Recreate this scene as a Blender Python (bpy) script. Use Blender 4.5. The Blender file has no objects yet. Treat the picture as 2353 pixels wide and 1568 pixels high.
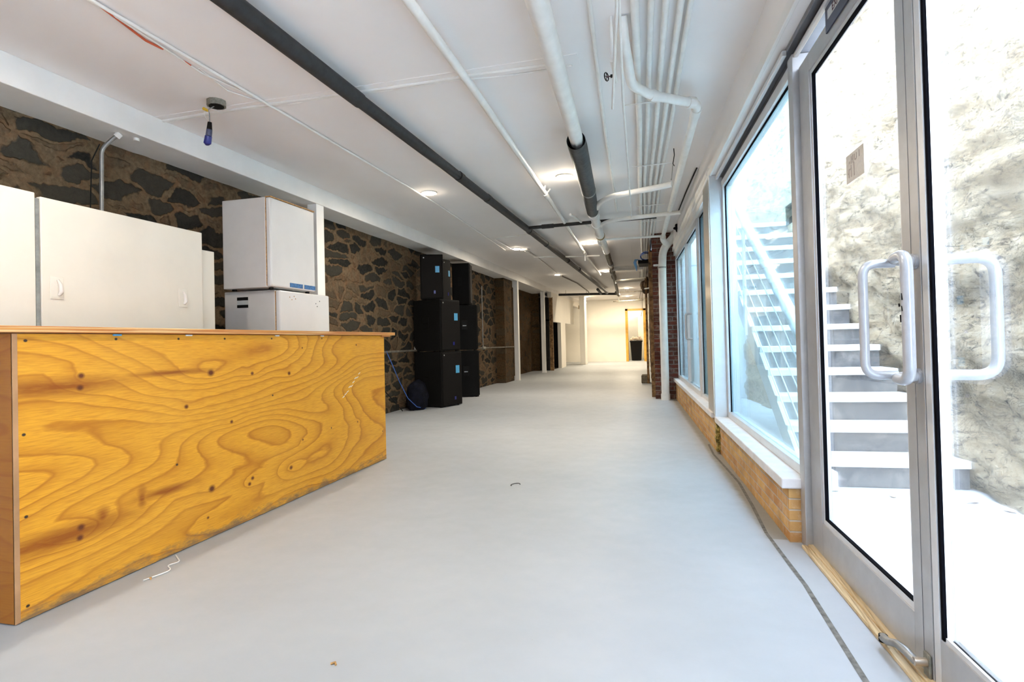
import bpy, bmesh, math, random
from mathutils import Vector, Matrix, noise
random.seed(4)
S=bpy.context.scene; C=S.collection
sin,cos,pi=math.sin,math.cos,math.pi
# ---------------------------------------------------------------- materials
class NT:
    def __init__(s,name):
        m=bpy.data.materials.new(name); m.use_nodes=True; s.m=m; s.t=m.node_tree; s.t.nodes.clear()
        s.out=s.n('ShaderNodeOutputMaterial'); s.b=s.n('ShaderNodeBsdfPrincipled'); s.l(s.b.outputs[0],s.out.inputs[0])
        s._obj=None
    def n(s,k,**kw):
        x=s.t.nodes.new(k)
        for a,v in kw.items(): setattr(x,a,v)
        return x
    def l(s,a,b): s.t.links.new(a,b)
    def set(s,**kw):
        M=dict(col='Base Color',rough='Roughness',metal='Metallic',spec='Specular IOR Level',normal='Normal',emc='Emission Color',ems='Emission Strength',alpha='Alpha',trans='Transmission Weight',coat='Coat Weight')
        for a,v in kw.items():
            i=s.b.inputs[M[a]]
            if hasattr(v,'links'): s.l(v,i)
            else: i.default_value=(v[0],v[1],v[2],1) if isinstance(v,tuple) and len(v)==3 else v
        return s
    def pos(s,scale=(1,1,1),loc=(0,0,0),rot=(0,0,0)):
        g=s.n('ShaderNodeNewGeometry'); mp=s.n('ShaderNodeMapping'); s.l(g.outputs['Position'],mp.inputs[0])
        mp.inputs['Scale'].default_value=scale; mp.inputs['Location'].default_value=loc; mp.inputs['Rotation'].default_value=rot
        return mp.outputs[0]
    def noise(s,v,scale=5,detail=4,rough=.5,dist=0):
        x=s.n('ShaderNodeTexNoise'); s.l(v,x.inputs['Vector']); x.inputs['Scale'].default_value=scale
        x.inputs['Detail'].default_value=detail; x.inputs['Roughness'].default_value=rough; x.inputs['Distortion'].default_value=dist
        return x.outputs['Fac'],x.outputs['Color']
    def vor(s,v,scale,feature='F1',rand=1):
        x=s.n('ShaderNodeTexVoronoi',feature=feature); s.l(v,x.inputs['Vector']); x.inputs['Scale'].default_value=scale; x.inputs['Randomness'].default_value=rand
        return x.outputs
    def ramp(s,f,*st,mode='LINEAR'):
        x=s.n('ShaderNodeValToRGB'); s.l(f,x.inputs[0]); r=x.color_ramp; r.interpolation=mode
        while len(r.elements)<len(st): r.elements.new(.5)
        for e,(p,c) in zip(r.elements,st):
            e.position=p; e.color=(c,c,c,1) if not isinstance(c,tuple) else (*c,1)
        return x.outputs[0]
    def mix(s,f,a,b,mode='MIX'):
        x=s.n('ShaderNodeMix',data_type='RGBA',blend_type=mode)
        for v,i in ((f,x.inputs[0]),(a,x.inputs[6]),(b,x.inputs[7])):
            if hasattr(v,'links'): s.l(v,i)
            else: i.default_value=(*v,1) if isinstance(v,tuple) else v
        return x.outputs[2]
    def math(s,op,a,b=None,c=None):
        x=s.n('ShaderNodeMath',operation=op)
        for v,i in zip((a,b,c),x.inputs):
            if v is None: continue
            if hasattr(v,'links'): s.l(v,i)
            else: i.default_value=v
        return x.outputs[0]
    def vmath(s,op,a,b):
        x=s.n('ShaderNodeVectorMath',operation=op)
        for v,i in zip((a,b),x.inputs):
            if hasattr(v,'links'): s.l(v,i)
            else: i.default_value=v
        return x
    def bump(s,h,strength=.3,dist=.01):
        x=s.n('ShaderNodeBump'); s.l(h,x.inputs['Height']); x.inputs['Strength'].default_value=strength; x.inputs['Distance'].default_value=dist
        return x.outputs[0]
    def blob(s,c,rad,soft=.5):   # 1 inside an ellipsoid of world radius rad round c, falling to 0
        g=s.pos(); d=s.vmath('SUBTRACT',g,c); e=s.vmath('DIVIDE',d.outputs[0],rad); q=s.n('ShaderNodeVectorMath',operation='LENGTH'); s.l(e.outputs[0],q.inputs[0])
        return s.ramp(q.outputs['Value'],(soft,1.),(1,0.))
def plain(name,col,rough=.5,metal=0,var=.06,scale=8,bump=0,spec=.5):
    t=NT(name); f,_=t.noise(t.pos(),scale,5,.6)
    d=tuple(c*(1-var*2) for c in col); u=tuple(min(1,c*(1+var)) for c in col)
    t.set(col=t.ramp(f,(.3,d),(.7,u)),rough=rough,metal=metal,spec=spec)
    if bump:
        f2,_=t.noise(t.pos(),scale*6,3,.6); t.set(normal=t.bump(f2,bump,.01))
    return t.m
M={}
M['ceil']=plain('ceiling_paint',(.88,.855,.845),.75,var=.02,scale=.8,bump=.03)
M['paint']=plain('white_paint',(.84,.83,.81),.55,var=.03,scale=3)
M['pipew']=plain('painted_pipe',(.84,.83,.80),.45,var=.04,scale=9)
M['pipedk']=plain('foam_insulation',(.022,.023,.025),.6,var=.25,scale=20)
M['pipedk2']=plain('worn_foam_insulation',(.05,.055,.058),.55,var=.3,scale=25,bump=.3)
M['pipeold']=plain('unpainted_pipe',(.16,.14,.11),.6,var=.3,scale=12)
M['wallw']=plain('plaster_white',(.80,.77,.70),.7,var=.02,scale=1.5)
M['alu']=plain('aluminium',(.50,.495,.50),.38,.55,var=.04,scale=14)
M['aluw']=plain('pale_aluminium',(.68,.68,.69),.35,.3,var=.03,scale=14)
M['alud']=plain('dark_aluminium',(.20,.21,.24),.35,.5,var=.05,scale=14)
M['gasket']=plain('black_rubber',(.004,.004,.006),.9,var=.1,spec=.05)
M['ss']=plain('brushed_steel',(.55,.47,.38),.28,.85,var=.05,scale=30)
M['handle']=plain('handle_enamel',(.46,.465,.485),.25,.15,var=.03,scale=30)
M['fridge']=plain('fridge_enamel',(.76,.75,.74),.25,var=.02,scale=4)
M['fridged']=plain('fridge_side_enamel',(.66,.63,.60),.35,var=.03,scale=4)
M['rust']=plain('rusty_edge',(.55,.30,.10),.7,var=.3,scale=60)
M['cab']=plain('cabinet_laminate',(.68,.65,.58),.4,var=.02,scale=4)
M['blackcab']=plain('speaker_paint',(.0055,.0055,.0055),.75,var=.2,scale=60,bump=.1,spec=.18)
M['grille']=plain('speaker_grille',(.009,.0075,.007),.7,0,var=.35,scale=250,spec=.15)
M['black']=plain('black_plastic',(.006,.006,.006),.6,var=.1,spec=.2)
M['blackgloss']=plain('black_metal_gloss',(.02,.02,.022),.25,.4,var=.1)
M['blue']=plain('blue_label',(.10,.42,.72),.5,var=.05,scale=100)
M['bluec']=plain('blue_cable',(.05,.14,.50),.4,var=.1)
M['bluecl']=plain('light_blue_cable',(.18,.42,.75),.4,var=.1)
M['navy']=plain('navy_plastic',(.02,.025,.22),.3,var=.15,scale=60)
M['slate']=plain('slate_blue_plastic',(.05,.06,.13),.4,var=.2,scale=60)
M['yellow']=plain('yellow_plastic',(.75,.50,.04),.45,var=.1,scale=60)
M['zinc']=plain('galvanised_box',(.30,.30,.26),.45,.6,var=.2,scale=60)
M['conduit']=plain('grey_conduit',(.32,.32,.31),.4,.5,var=.15,scale=20)
M['red']=plain('red_cable',(.65,.12,.05),.5,var=.1)
M['darkroom']=plain('unlit_dark',(.012,.010,.009),.8,var=.4,scale=10)  # near-black colour stands in for the darkness of an unlit room
M['navysign']=plain('sign_navy',(.025,.035,.075),.4,var=.05)
M['silver']=plain('sign_silver',(.55,.57,.56),.4,.1,var=.05)
M['ink']=plain('sign_ink',(.10,.04,.05),.6,var=.1)
M['fadeink']=plain('faded_ink',(.42,.36,.33),.7,var=.1)
M['paper']=plain('beige_paper',(.60,.56,.51),.8,var=.05,scale=90)
M['crumple']=plain('crumpled_paper',(.70,.60,.50),.8,var=.25,scale=30,bump=.5)
M['jamb']=plain('varnished_pine',(.72,.40,.06),.4,var=.12,scale=9)
M['ochre']=plain('sill_underside',(.45,.30,.12),.8,var=.3,scale=20)
M['doorgrey']=plain('grey_door_paint',(.40,.39,.36),.5,var=.03)
M['block']=plain('concrete_block',(.20,.17,.12),.9,var=.3,scale=18,bump=.5)
M['timber']=plain('old_timber',(.30,.17,.07),.8,var=.4,scale=14,bump=.5)
M['leaf']=plain('dry_leaf',(.62,.46,.34),.8,var=.2,scale=60)
M['crack']=plain('floor_joint',(.17,.165,.15),.8,var=.3,scale=30)
M['sill']=plain('sill_stone',(.74,.72,.72),.45,var=.06,scale=14)
M['rubble']=plain('yellow_rubble',(.60,.45,.12),.9,var=.5,scale=45,bump=1)
M['white_marble']=plain('white_concrete_tread',(.80,.80,.78),.7,var=.05,scale=8)
M['extwall']=plain('white_render',(.82,.84,.86),.8,var=.02)
M['railw']=plain('white_metal_rail',(.85,.86,.88),.4,.1,var=.02)
M['tape']=plain('blue_tape',(.05,.20,.50),.6,var=.35,scale=120)

def m_floor():
    t=NT('floor_paint'); p=t.pos()
    f,_=t.noise(p,1.1,6,.6); f2,_=t.noise(p,9,5,.7); 
    c=t.ramp(f,(.3,(.37,.395,.425)),(.7,(.425,.45,.48)))
    c=t.mix(t.ramp(f2,(.62,0.),(.80,.25)),c,(.42,.41,.38))
    v=t.vor(t.pos((3,3,3)),4)
    n3,_=t.noise(p,3.0,4,.5)
    sp=t.math('MULTIPLY',t.ramp(v['Distance'],(.015,1.),(.035,0.)),t.ramp(n3,(.60,0.),(.63,1.)))
    c=t.mix(sp,c,(.30,.24,.20))
    # dirt band beside the brick plinth
    g=t.n('ShaderNodeSeparateXYZ'); t.l(p,g.inputs[0])
    q=t.math('ADD',g.outputs[0],t.math('MULTIPLY',g.outputs[1],.056))
    q=t.math('ADD',q,t.math('MULTIPLY',t.math('SUBTRACT',f2,.5),.05))
    dirt=t.math('MULTIPLY',t.ramp(q,(.645,0.),(.70,1.)),t.ramp(g.outputs[1],(0.,0.),(1.,0.)))
    far=t.math('GREATER_THAN',g.outputs[1],3.05)
    dirt=t.math('MULTIPLY',t.ramp(q,(.625,0.),(.665,.75)),far)
    c=t.mix(dirt,c,(.24,.22,.17))
    r=t.ramp(f2,(.3,.42),(.75,.6))
    t.set(col=c,rough=r,spec=.3,normal=t.bump(f2,.06,.01)); return t.m
M['floor']=m_floor()
def m_stone(name,dark,mid,mort,sc=(1.,2.9,5.2),thr=.085,amt=.62):
    t=NT(name); p=t.pos()
    w,wc=t.noise(p,2.6,4,.6); d=t.vmath('SCALE',wc,(0,0,0)); d.inputs['Scale'].default_value=.26
    mp=t.n('ShaderNodeMapping'); mp.inputs['Scale'].default_value=sc
    ad=t.vmath('ADD',p,d.outputs[0]); t.l(ad.outputs[0],mp.inputs[0])
    e=t.vor(mp.outputs[0],1.,'DISTANCE_TO_EDGE'); c=t.vor(mp.outputs[0],1.)
    fine,_=t.noise(p,30,5,.65); med,_=t.noise(p,9,5,.6)
    ed=t.math('ADD',e['Distance'],t.math('MULTIPLY',t.math('SUBTRACT',med,.5),.20))
    mask=t.ramp(ed,(thr,0.),(thr+.05,1.))
    bw=t.n('ShaderNodeSeparateColor'); t.l(c['Color'],bw.inputs[0])
    sel=t.ramp(bw.outputs[0],(amt-.05,1.),(amt+.05,.25))
    mask2=t.math('MULTIPLY',mask,sel)
    st=t.mix(t.ramp(bw.outputs[1],(.2,0.),(.8,1.)),dark,mid)
    st=t.mix(t.ramp(fine,(.3,0.),(.8,.45)),st,tuple(x*1.9 for x in mid))
    mo=t.mix(t.ramp(fine,(.35,0.),(.75,1.)),tuple(x*.55 for x in mort),tuple(x*1.35 for x in mort))
    mo=t.mix(t.ramp(med,(.45,0.),(.7,.6)),mo,tuple(a*b for a,b in zip(mort,(1.25,.8,.6))))
    big,_=t.noise(p,.9,3,.5); mo=t.mix(t.ramp(big,(.35,.5),(.65,0.)),mo,tuple(x*.5 for x in mort))
    t.set(col=t.mix(mask2,mo,st),rough=.9,spec=.15)
    h=t.math('ADD',t.math('MULTIPLY',mask,.6),t.math('MULTIPLY',fine,.5)); t.set(normal=t.bump(h,.9,.03)); return t.m
M['stone']=m_stone('rubble_stone_wall',(.012,.013,.012),(.042,.038,.030),(.185,.130,.078),(1.,2.8,7.6),.075,.60)
M['stonef']=m_stone('old_brown_masonry',(.03,.022,.014),(.07,.05,.03),(.12,.075,.035),(1.,3.2,7.),.06,.5)
M['stonex']=m_stone('old_grey_masonry',(.03,.025,.02),(.08,.06,.045),(.17,.12,.08),(5.,3.2,8.),.06,.5)
def m_ext():
    t=NT('cream_rock_face'); p=t.pos((1,1,2.0)); w,_=t.noise(p,3.5,8,.7,1.2); f,_=t.noise(t.pos((1,1,1.6)),16,6,.7,.6)
    e=t.vor(p,2.6,'DISTANCE_TO_EDGE')
    ed=t.math('ADD',e['Distance'],t.math('MULTIPLY',t.math('SUBTRACT',f,.5),.35))
    c=t.ramp(w,(.32,(.46,.33,.20)),(.46,(.74,.57,.36)),(.7,(.86,.72,.52)))
    c=t.mix(t.ramp(f,(.34,.9),(.44,0.)),c,(.12,.09,.065))  # dark patches and crack lines paint crevice shadows into the rock colour
    f3,_=t.noise(t.pos((.6,.6,2.6)),7,5,.75,1.5)
    c=t.mix(t.ramp(f3,(.33,.85),(.42,0.)),c,(.10,.08,.06))
    c=t.mix(t.ramp(ed,(.0,.45),(.03,0.)),c,(.20,.16,.12))
    f4,_=t.noise(t.pos((1,1,2.2),(3,1,2)),5.5,7,.72,2.2); rid=t.math('ABSOLUTE',t.math('SUBTRACT',f4,.5)); n5,_=t.noise(t.pos(),2.2,3,.5)
    c=t.mix(t.math('MULTIPLY',t.ramp(rid,(.0,1.),(.016,0.)),t.ramp(n5,(.42,0.),(.55,1.))),c,(.13,.10,.075))
    h=t.math('ADD',t.math('ADD',w,t.math('MULTIPLY',f,.7)),t.ramp(rid,(.0,0.),(.03,.5))); t.set(col=c,rough=.95,spec=.1,normal=t.bump(h,1.,.12)); return t.m
M['rock']=m_ext()
def m_brick(name,c1,c2,mort,dirs='Y',sc=1.,bw=.23,rh=.075,wear=.3,ang=0.,ms=.006):
    t=NT(name); p=t.pos(); sx=t.n('ShaderNodeSeparateXYZ'); t.l(p,sx.inputs[0]); cm=t.n('ShaderNodeCombineXYZ')
    if dirs=='XY': t.l(t.math('ADD',sx.outputs[0],sx.outputs[1]),cm.inputs[0])
    else: t.l(sx.outputs[0 if dirs=='X' else 1],cm.inputs[0])
    t.l(sx.outputs[2],cm.inputs[1])
    b=t.n('ShaderNodeTexBrick'); t.l(cm.outputs[0],b.inputs[0]); b.inputs['Scale'].default_value=sc
    b.inputs['Brick Width'].default_value=bw; b.inputs['Row Height'].default_value=rh; b.inputs['Mortar Size'].default_value=ms; b.inputs['Mortar Smooth'].default_value=.4; b.inputs['Bias'].default_value=0
    b.inputs['Color1'].default_value=(*c1,1); b.inputs['Color2'].default_value=(*c2,1); b.inputs['Mortar'].default_value=(*mort,1)
    f,_=t.noise(p,14,5,.7); g,_=t.noise(p,4,3,.6)
    c=t.mix(t.ramp(f,(.5,0.),(.75,wear)),b.outputs['Color'],tuple(min(1,x*1.6) for x in mort))
    c=t.mix(t.ramp(g,(.3,wear),(.55,0.)),c,tuple(x*.35 for x in c1))
    t.set(col=c,rough=.85,spec=.2,normal=t.bump(t.math('ADD',t.math('MULTIPLY',b.outputs['Fac'],-1.),t.math('MULTIPLY',f,.6)),.6,.01)); return t.m
M['tan']=m_brick('tan_brick',(.66,.40,.15),(.50,.25,.09),(.52,.43,.34),'Y',bw=.19,rh=.0524,wear=.45,ms=.005)
M['redb']=m_brick('red_brick_worn',(.16,.045,.03),(.09,.04,.03),(.20,.16,.14),'XY',bw=.21,rh=.07,wear=.75,ms=.01)
def m_ground():
    t=NT('outdoor_concrete'); p=t.pos(); f,_=t.noise(p,2.5,6,.65); g,_=t.noise(p,12,4,.6)
    c=t.ramp(f,(.35,(.60,.61,.62)),(.65,(.70,.70,.70))); c=t.mix(t.ramp(g,(.62,0.),(.8,.4)),c,(.45,.42,.38))
    t.set(col=c,rough=.8,spec=.2); return t.m
M['ground']=m_ground()
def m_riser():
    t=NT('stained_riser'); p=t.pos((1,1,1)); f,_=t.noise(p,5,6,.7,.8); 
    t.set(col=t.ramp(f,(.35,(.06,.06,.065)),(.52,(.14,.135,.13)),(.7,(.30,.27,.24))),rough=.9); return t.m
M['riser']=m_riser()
KN=[(1.836,.899,1,1),(1.831,.85,1,1),(2.547,.869,1.5,1.6),(2.869,.846,.9,1),(3.218,.825,1,1),(2.379,.708,.9,.8),(2.694,.588,.8,.8),(3.365,.987,.5,.4),(4.08,.998,.6,.5),(2.54,.256,1.5,1.6),(2.856,.237,.9,1),(2.83,.209,.9,1),(3.22,.218,1.1,1),(3.352,.375,.6,.5),(4.077,.391,.6,.5),(1.827,.28,1.1,1),(1.822,.239,1,1),(2.51,.112,.6,.4)]
def m_ply(name,front=True,dim=1.):
    t=NT(name); p=t.pos(); sx=t.n('ShaderNodeSeparateXYZ'); t.l(p,sx.inputs[0]); Y,Z=sx.outputs[1],sx.outputs[2]
    if not front: Y=sx.outputs[0]
    n1,_=t.noise(t.pos((.50,.50,2.0),(0,.3,0)),1.2,1,.4); n2,_=t.noise(t.pos((1.5,1.5,6)),3.,3,.6); n3,_=t.noise(t.pos((3,3,60)),4,3,.6)
    f=t.math('ADD',t.math('MULTIPLY',Z,1.5),t.math('MULTIPLY',n1,3.0)); f=t.math('ADD',f,t.math('MULTIPLY',Y,-.28))
    f=t.math('ADD',f,t.math('MULTIPLY',n2,.06))
    dark=None
    if front:
        for (y,z,r,w) in KN:
            c=(-2.34,y,z)
            b=t.blob(c,(9,.16*r,.06*r),0.); f=t.math('ADD',f,t.math('MULTIPLY',b,.12*w))
            k=t.blob(c,(9,.020*r,.016*r),.35); dark=k if dark is None else t.math('MAXIMUM',dark,k)
    ring=t.math('FRACT',t.math('MULTIPLY',f,6.2))
    line=t.ramp(ring,(0.,.0),(.52,.12),(.80,.42),(.90,.85),(.95,.55),(1.,0.))
    col=t.mix(line,(.80,.375,.028),(.42,.13,.008)); 
    blot,_=t.noise(t.pos((1,1,2)),1.6,3,.5); col=t.mix(t.ramp(blot,(.4,0.),(.7,.4)),col,(.80,.41,.05))
    col=t.mix(t.ramp(n3,(.42,0.),(.72,.6)),col,(.50,.18,.018))
    if front:
        st=None
        for c,r in (((-2.34,1.72,.86),(9,.45,.055)),((-2.34,1.72,.265),(9,.50,.06)),((-2.34,2.115,.323),(9,.035,.07)),((-2.34,1.922,.30),(9,.045,.05)),((-2.34,2.3,.885),(9,.35,.02)),((-2.34,2.25,.32),(9,.25,.03))):
            b=t.blob(c,r,.2); st=b if st is None else t.math('MAXIMUM',st,b)
        n4,_=t.noise(t.pos((1,1,8)),7,4,.6)
        st=t.math('MULTIPLY',st,t.ramp(n4,(.2,.5),(.55,1.)))
        col=t.mix(t.math('MULTIPLY',st,.9),col,(.27,.065,.008))
        col=t.mix(dark,col,(.14,.035,.012))
        nails=None
        for y,z in ((1.612,.693),(1.617,.386),(1.622,1.045),(1.996,1.05),(2.337,1.05),(2.652,1.05),(3.05,1.05),(3.6,1.05),(1.619,.054),(2.315,.431),(3.05,.7),(3.7,.4),(4.5,.25)):
            b=t.blob((-2.34,y,z),(9,.009,.007),.6); nails=b if nails is None else t.math('MAXIMUM',nails,b)
        col=t.mix(nails,col,(.05,.03,.02))
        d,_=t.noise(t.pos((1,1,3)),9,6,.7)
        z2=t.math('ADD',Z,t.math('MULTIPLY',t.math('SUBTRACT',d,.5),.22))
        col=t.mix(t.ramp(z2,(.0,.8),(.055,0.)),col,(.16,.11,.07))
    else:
        col=t.mix(.8,col,(.30,.085,.012))  # shade on the near end panel is mixed into its colour
    t.set(col=col,rough=.45,spec=.3); return t.m
M['ply']=m_ply('pine_plywood'); M['plyshade']=m_ply('pine_plywood_shaded_end',False)
def m_edge(name,axis='Z'):
    t=NT(name); n,_=t.noise(t.pos((1,1,130)),1.5,2,.5); t.set(col=t.ramp(n,(.35,(.72,.36,.09)),(.5,(.50,.15,.03)),(.62,(.78,.50,.22))),rough=.5); return t.m
M['edge']=m_edge('plywood_edge')
M['edgev']=plain('plywood_side_edge',(.50,.27,.13),.6,var=.15,scale=6)
def m_thr():
    t=NT('threshold_wood'); n,_=t.noise(t.pos((60,2,10)),2.,4,.6); t.set(col=t.ramp(n,(.3,(.26,.17,.08)),(.5,(.62,.47,.27)),(.7,(.70,.58,.40))),rough=.7); return t.m
M['thr']=m_thr()
def m_glass(name,tint,refl=.06,haze=0.):
    t=NT(name); t.t.nodes.remove(t.b); tr=t.n('ShaderNodeBsdfTransparent'); tr.inputs[0].default_value=(*tint,1)
    gl=t.n('ShaderNodeBsdfGlossy'); gl.inputs['Roughness'].default_value=.02; fr=t.n('ShaderNodeFresnel'); fr.inputs[0].default_value=1.45
    mx=t.n('ShaderNodeMixShader'); t.l(t.math('MULTIPLY',fr.outputs[0],.6),mx.inputs[0]); t.l(tr.outputs[0],mx.inputs[1]); t.l(gl.outputs[0],mx.inputs[2])
    o=mx.outputs[0]
    if haze:
        df=t.n('ShaderNodeBsdfTranslucent'); df.inputs[0].default_value=(.9,.95,1,1); m2=t.n('ShaderNodeMixShader'); m2.inputs[0].default_value=haze; t.l(o,m2.inputs[1]); t.l(df.outputs[0],m2.inputs[2]); o=m2.outputs[0]
    t.l(o,t.out.inputs[0]); return t.m
M['glass']=m_glass('door_glass',(.97,.98,.99),haze=.015)
M['glassb']=m_glass('blue_glass',(.76,.92,.97),haze=.07)
def emit(name,col,st):
    t=NT(name); t.set(col=(.9,.9,.9),emc=(*col,1),ems=st); return t.m
M['lens']=emit('lamp_lens',(1.,.88,.68),40)
# ---------------------------------------------------------------- mesh helpers
class MB:
    def __init__(s): s.v=[]; s.f=[]; s.mi=[]; s.mats=[]; s.cur=0; s.sm=[]
    def mat(s,m):
        if m not in s.mats: s.mats.append(m)
        s.cur=s.mats.index(m); return s
    def add(s,vs,fs,smooth=False):
        o=len(s.v); s.v+=[tuple(v) for v in vs]
        for f in fs: s.f.append([i+o for i in f]); s.mi.append(s.cur); s.sm.append(smooth)
        return s
    def hexa(s,p): # 8 points: bottom 4 ccw, top 4
        return s.add(p,[(3,2,1,0),(4,5,6,7),(0,1,5,4),(1,2,6,5),(2,3,7,6),(3,0,4,7)])
    def box(s,a,b):
        x0,y0,z0=a; x1,y1,z1=b
        return s.hexa([(x0,y0,z0),(x1,y0,z0),(x1,y1,z0),(x0,y1,z0),(x0,y0,z1),(x1,y0,z1),(x1,y1,z1),(x0,y1,z1)])
    def fbox(s,a,b): # facade box (s,e,z)
        s0,e0,z0=a; s1,e1,z1=b
        return s.hexa([W(s0,e0,z0),W(s0,e1,z0),W(s1,e1,z0),W(s1,e0,z0),W(s0,e0,z1),W(s0,e1,z1),W(s1,e1,z1),W(s1,e0,z1)])
    def tube(s,pts,r,n=16,caps=True):
        pts=[Vector(p) for p in pts]; R=r if isinstance(r,(list,tuple)) else [r]*len(pts)
        T=[]
        for i in range(len(pts)):
            a=pts[max(i-1,0)]; b=pts[min(i+1,len(pts)-1)]; T.append((b-a).normalized())
        up=Vector((0,0,1)) if abs(T[0].z)<.9 else Vector((1,0,0)); u=T[0].cross(up).normalized()
        vs=[]
        for i,p in enumerate(pts):
            u=(u-T[i]*u.dot(T[i])).normalized(); w=T[i].cross(u)
            for k in range(n):
                a=2*pi*k/n; vs.append(p+R[i]*(cos(a)*u+sin(a)*w))
        fs=[]
        for i in range(len(pts)-1):
            for k in range(n):
                k2=(k+1)%n; fs.append((i*n+k,i*n+k2,(i+1)*n+k2,(i+1)*n+k))
        s.add(vs,fs,True)
        if caps: s.add(vs[:n],[tuple(range(n))[::-1]]); s.add(vs[-n:],[tuple(range(n))])
        return s
    def build(s,name,m=None,parent=None,bev=0,origin=None):
        me=bpy.data.meshes.new(name); 
        if origin is None:
            xs=[v[0] for v in s.v]; ys=[v[1] for v in s.v]; zs=[v[2] for v in s.v]
            origin=((min(xs)+max(xs))/2,(min(ys)+max(ys))/2,min(zs))
        O=Vector(origin)
        me.from_pydata([Vector(v)-O for v in s.v],[],s.f); 
        for q in (s.mats or [m]): me.materials.append(q)
        for p,mi,sm in zip(me.polygons,s.mi,s.sm): p.material_index=mi if s.mats else 0; p.use_smooth=sm
        bm=bmesh.new(); bm.from_mesh(me); bmesh.ops.recalc_face_normals(bm,faces=bm.faces)
        bm.to_mesh(me); bm.free(); me.update()
        o=bpy.data.objects.new(name,me); C.objects.link(o); o.location=O
        if parent: o.parent=parent; o.matrix_parent_inverse=Matrix.Identity(4); o.location=O-wl(parent)
        if bev:
            b=o.modifiers.new('bevel','BEVEL'); b.width=bev; b.segments=2; b.limit_method='ANGLE'
            for p in me.polygons: p.use_smooth=False
        return o
def wl(o):
    v=Vector(o.location)
    while o.parent: o=o.parent; v+=Vector(o.location)
    return v
def box(name,a,b,m,parent=None,bev=0): return MB().box(a,b).build(name,m,parent,bev)
def fbox(name,a,b,m,parent=None,bev=0): return MB().fbox(a,b).build(name,m,parent,bev)
def tube(name,pts,r,m,parent=None,n=16): return MB().tube(pts,r,n).build(name,m,parent)
def tag(o,label,cat,group=None):
    o['label']=label; o['category']=cat
    if group: o['group']=group
    return o
def thing(name,label,cat,loc,group=None):
    o=bpy.data.objects.new(name,None); C.objects.link(o); o.location=loc; o.empty_display_size=.1
    return tag(o,label,cat,group)
def struct(o): o['kind']='structure'; return o
def sub(o,label): o['label']=label; return o
def rnd(pts,r=.05,seg=5): # round the corners of a polyline
    P=[Vector(p) for p in pts]; out=[P[0]]
    for i in range(1,len(P)-1):
        a,b,c=P[i-1],P[i],P[i+1]; d1=(a-b); d2=(c-b); q=min(r,d1.length*.45,d2.length*.45)
        p0=b+d1.normalized()*q; p1=b+d2.normalized()*q
        for k in range(seg+1):
            t=k/seg; out.append((1-t)**2*p0+2*t*(1-t)*b+t*t*p1)
    out.append(P[-1]); return out
FX,FA=.809,.056
def W(s,e,z): return (FX-sin(FA)*s+cos(FA)*e, cos(FA)*s+sin(FA)*e, z)
ZC=2.692
def textmesh(name,txt,size,m,parent,mat,mirror=False):
    cu=bpy.data.curves.new(name,'FONT'); cu.body=txt; cu.size=size; cu.extrude=.0006; cu.align_x='CENTER'; cu.align_y='CENTER'
    tmp=bpy.data.objects.new(name+'_tmp',cu); C.objects.link(tmp); bpy.context.view_layer.update()
    me=bpy.data.meshes.new_from_object(tmp.evaluated_get(bpy.context.evaluated_depsgraph_get())); bpy.data.objects.remove(tmp)
    o=bpy.data.objects.new(name,me); me.materials.clear(); me.materials.append(m); C.objects.link(o)
    me.transform(mat); c=sum((v.co for v in me.vertices),Vector())/max(1,len(me.vertices)); me.transform(Matrix.Translation(-c)); o.location=c
    if parent: o.parent=parent; o.location=c-wl(parent)
    return o
# ---------------------------------------------------------------- setting
def prism(name,poly,z0,z1,m):
    n=len(poly); b=MB(); b.add([(x,y,z0) for x,y in poly]+[(x,y,z1) for x,y in poly],[tuple(range(n))[::-1],tuple(range(n,2*n))]+[(i,(i+1)%n,n+(i+1)%n,n+i) for i in range(n)])
    return b.build(name,m)
def xy(s,e): w=W(s,e,0); return (w[0],w[1])
struct(prism('floor',[(-5.2,-3.2),xy(-3.2,.06),xy(9.7,.06),(.30,9.95),(.25,10.2),(.0,25.2),(-.7,25.2),(-.7,27.7),(-2.4,27.7),(-2.4,25.2),(-5.2,25.2)],-.12,0,M['floor']))
struct(prism('ceiling',[(-5.2,-3.2),xy(-3.2,.02),xy(10.2,.02),(0.6,12),(0.,25.3),(-5.2,25.3)],ZC,ZC+.12,M['ceil']))
# ceiling beam (dropped soffit) along the left
b=MB().box((-3.95,-3,2.51),(-3.527,17.6,ZC)); b.box((-3.60,-3,2.475),(-3.527,5.0,2.51)) if 0 else None
struct(b.build('ceiling_beam',M['paint'],bev=.006))
struct(box('trim_1',(-4.4,14.0,2.53),(-3.95,18.6,ZC),M['paint']))
struct(box('trim_17',(-3.95,17.6,2.55),(-3.527,25.1,ZC),M['paint']))
# stone wall, uneven surface
def rough_wall(name,x,y0,y1,z0,z1,m,amp=.03,nx=160,nz=40,sgn=1,thick=.3,xf=None,sc=2.5):
    b=MB(); vs=[];fs=[]
    for i in range(nx+1):
        for j in range(nz+1):
            y=y0+(y1-y0)*i/nx; z=z0+(z1-z0)*j/nz; xx=x+(xf(y) if xf else 0)
            d=amp*(noise.noise(Vector((y*sc,z*sc*1.8,3.1)))+.5*noise.noise(Vector((y*sc*2.7,z*sc*4.5,8.3))))
            if j in(0,nz) or i in (0,nx): d=0
            vs.append((xx+d,y,z))
    for i in range(nx):
        for j in range(nz):
            a=i*(nz+1)+j; fs.append((a,a+nz+1,a+nz+2,a+1))
    n=len(vs)
    b.add(vs,fs,True)
    b.add([(x-sgn*thick,y0,z0),(x-sgn*thick,y1,z0),(x-sgn*thick,y1,z1),(x-sgn*thick,y0,z1)],[(0,1,2,3)])
    return b.build(name,m)
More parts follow.
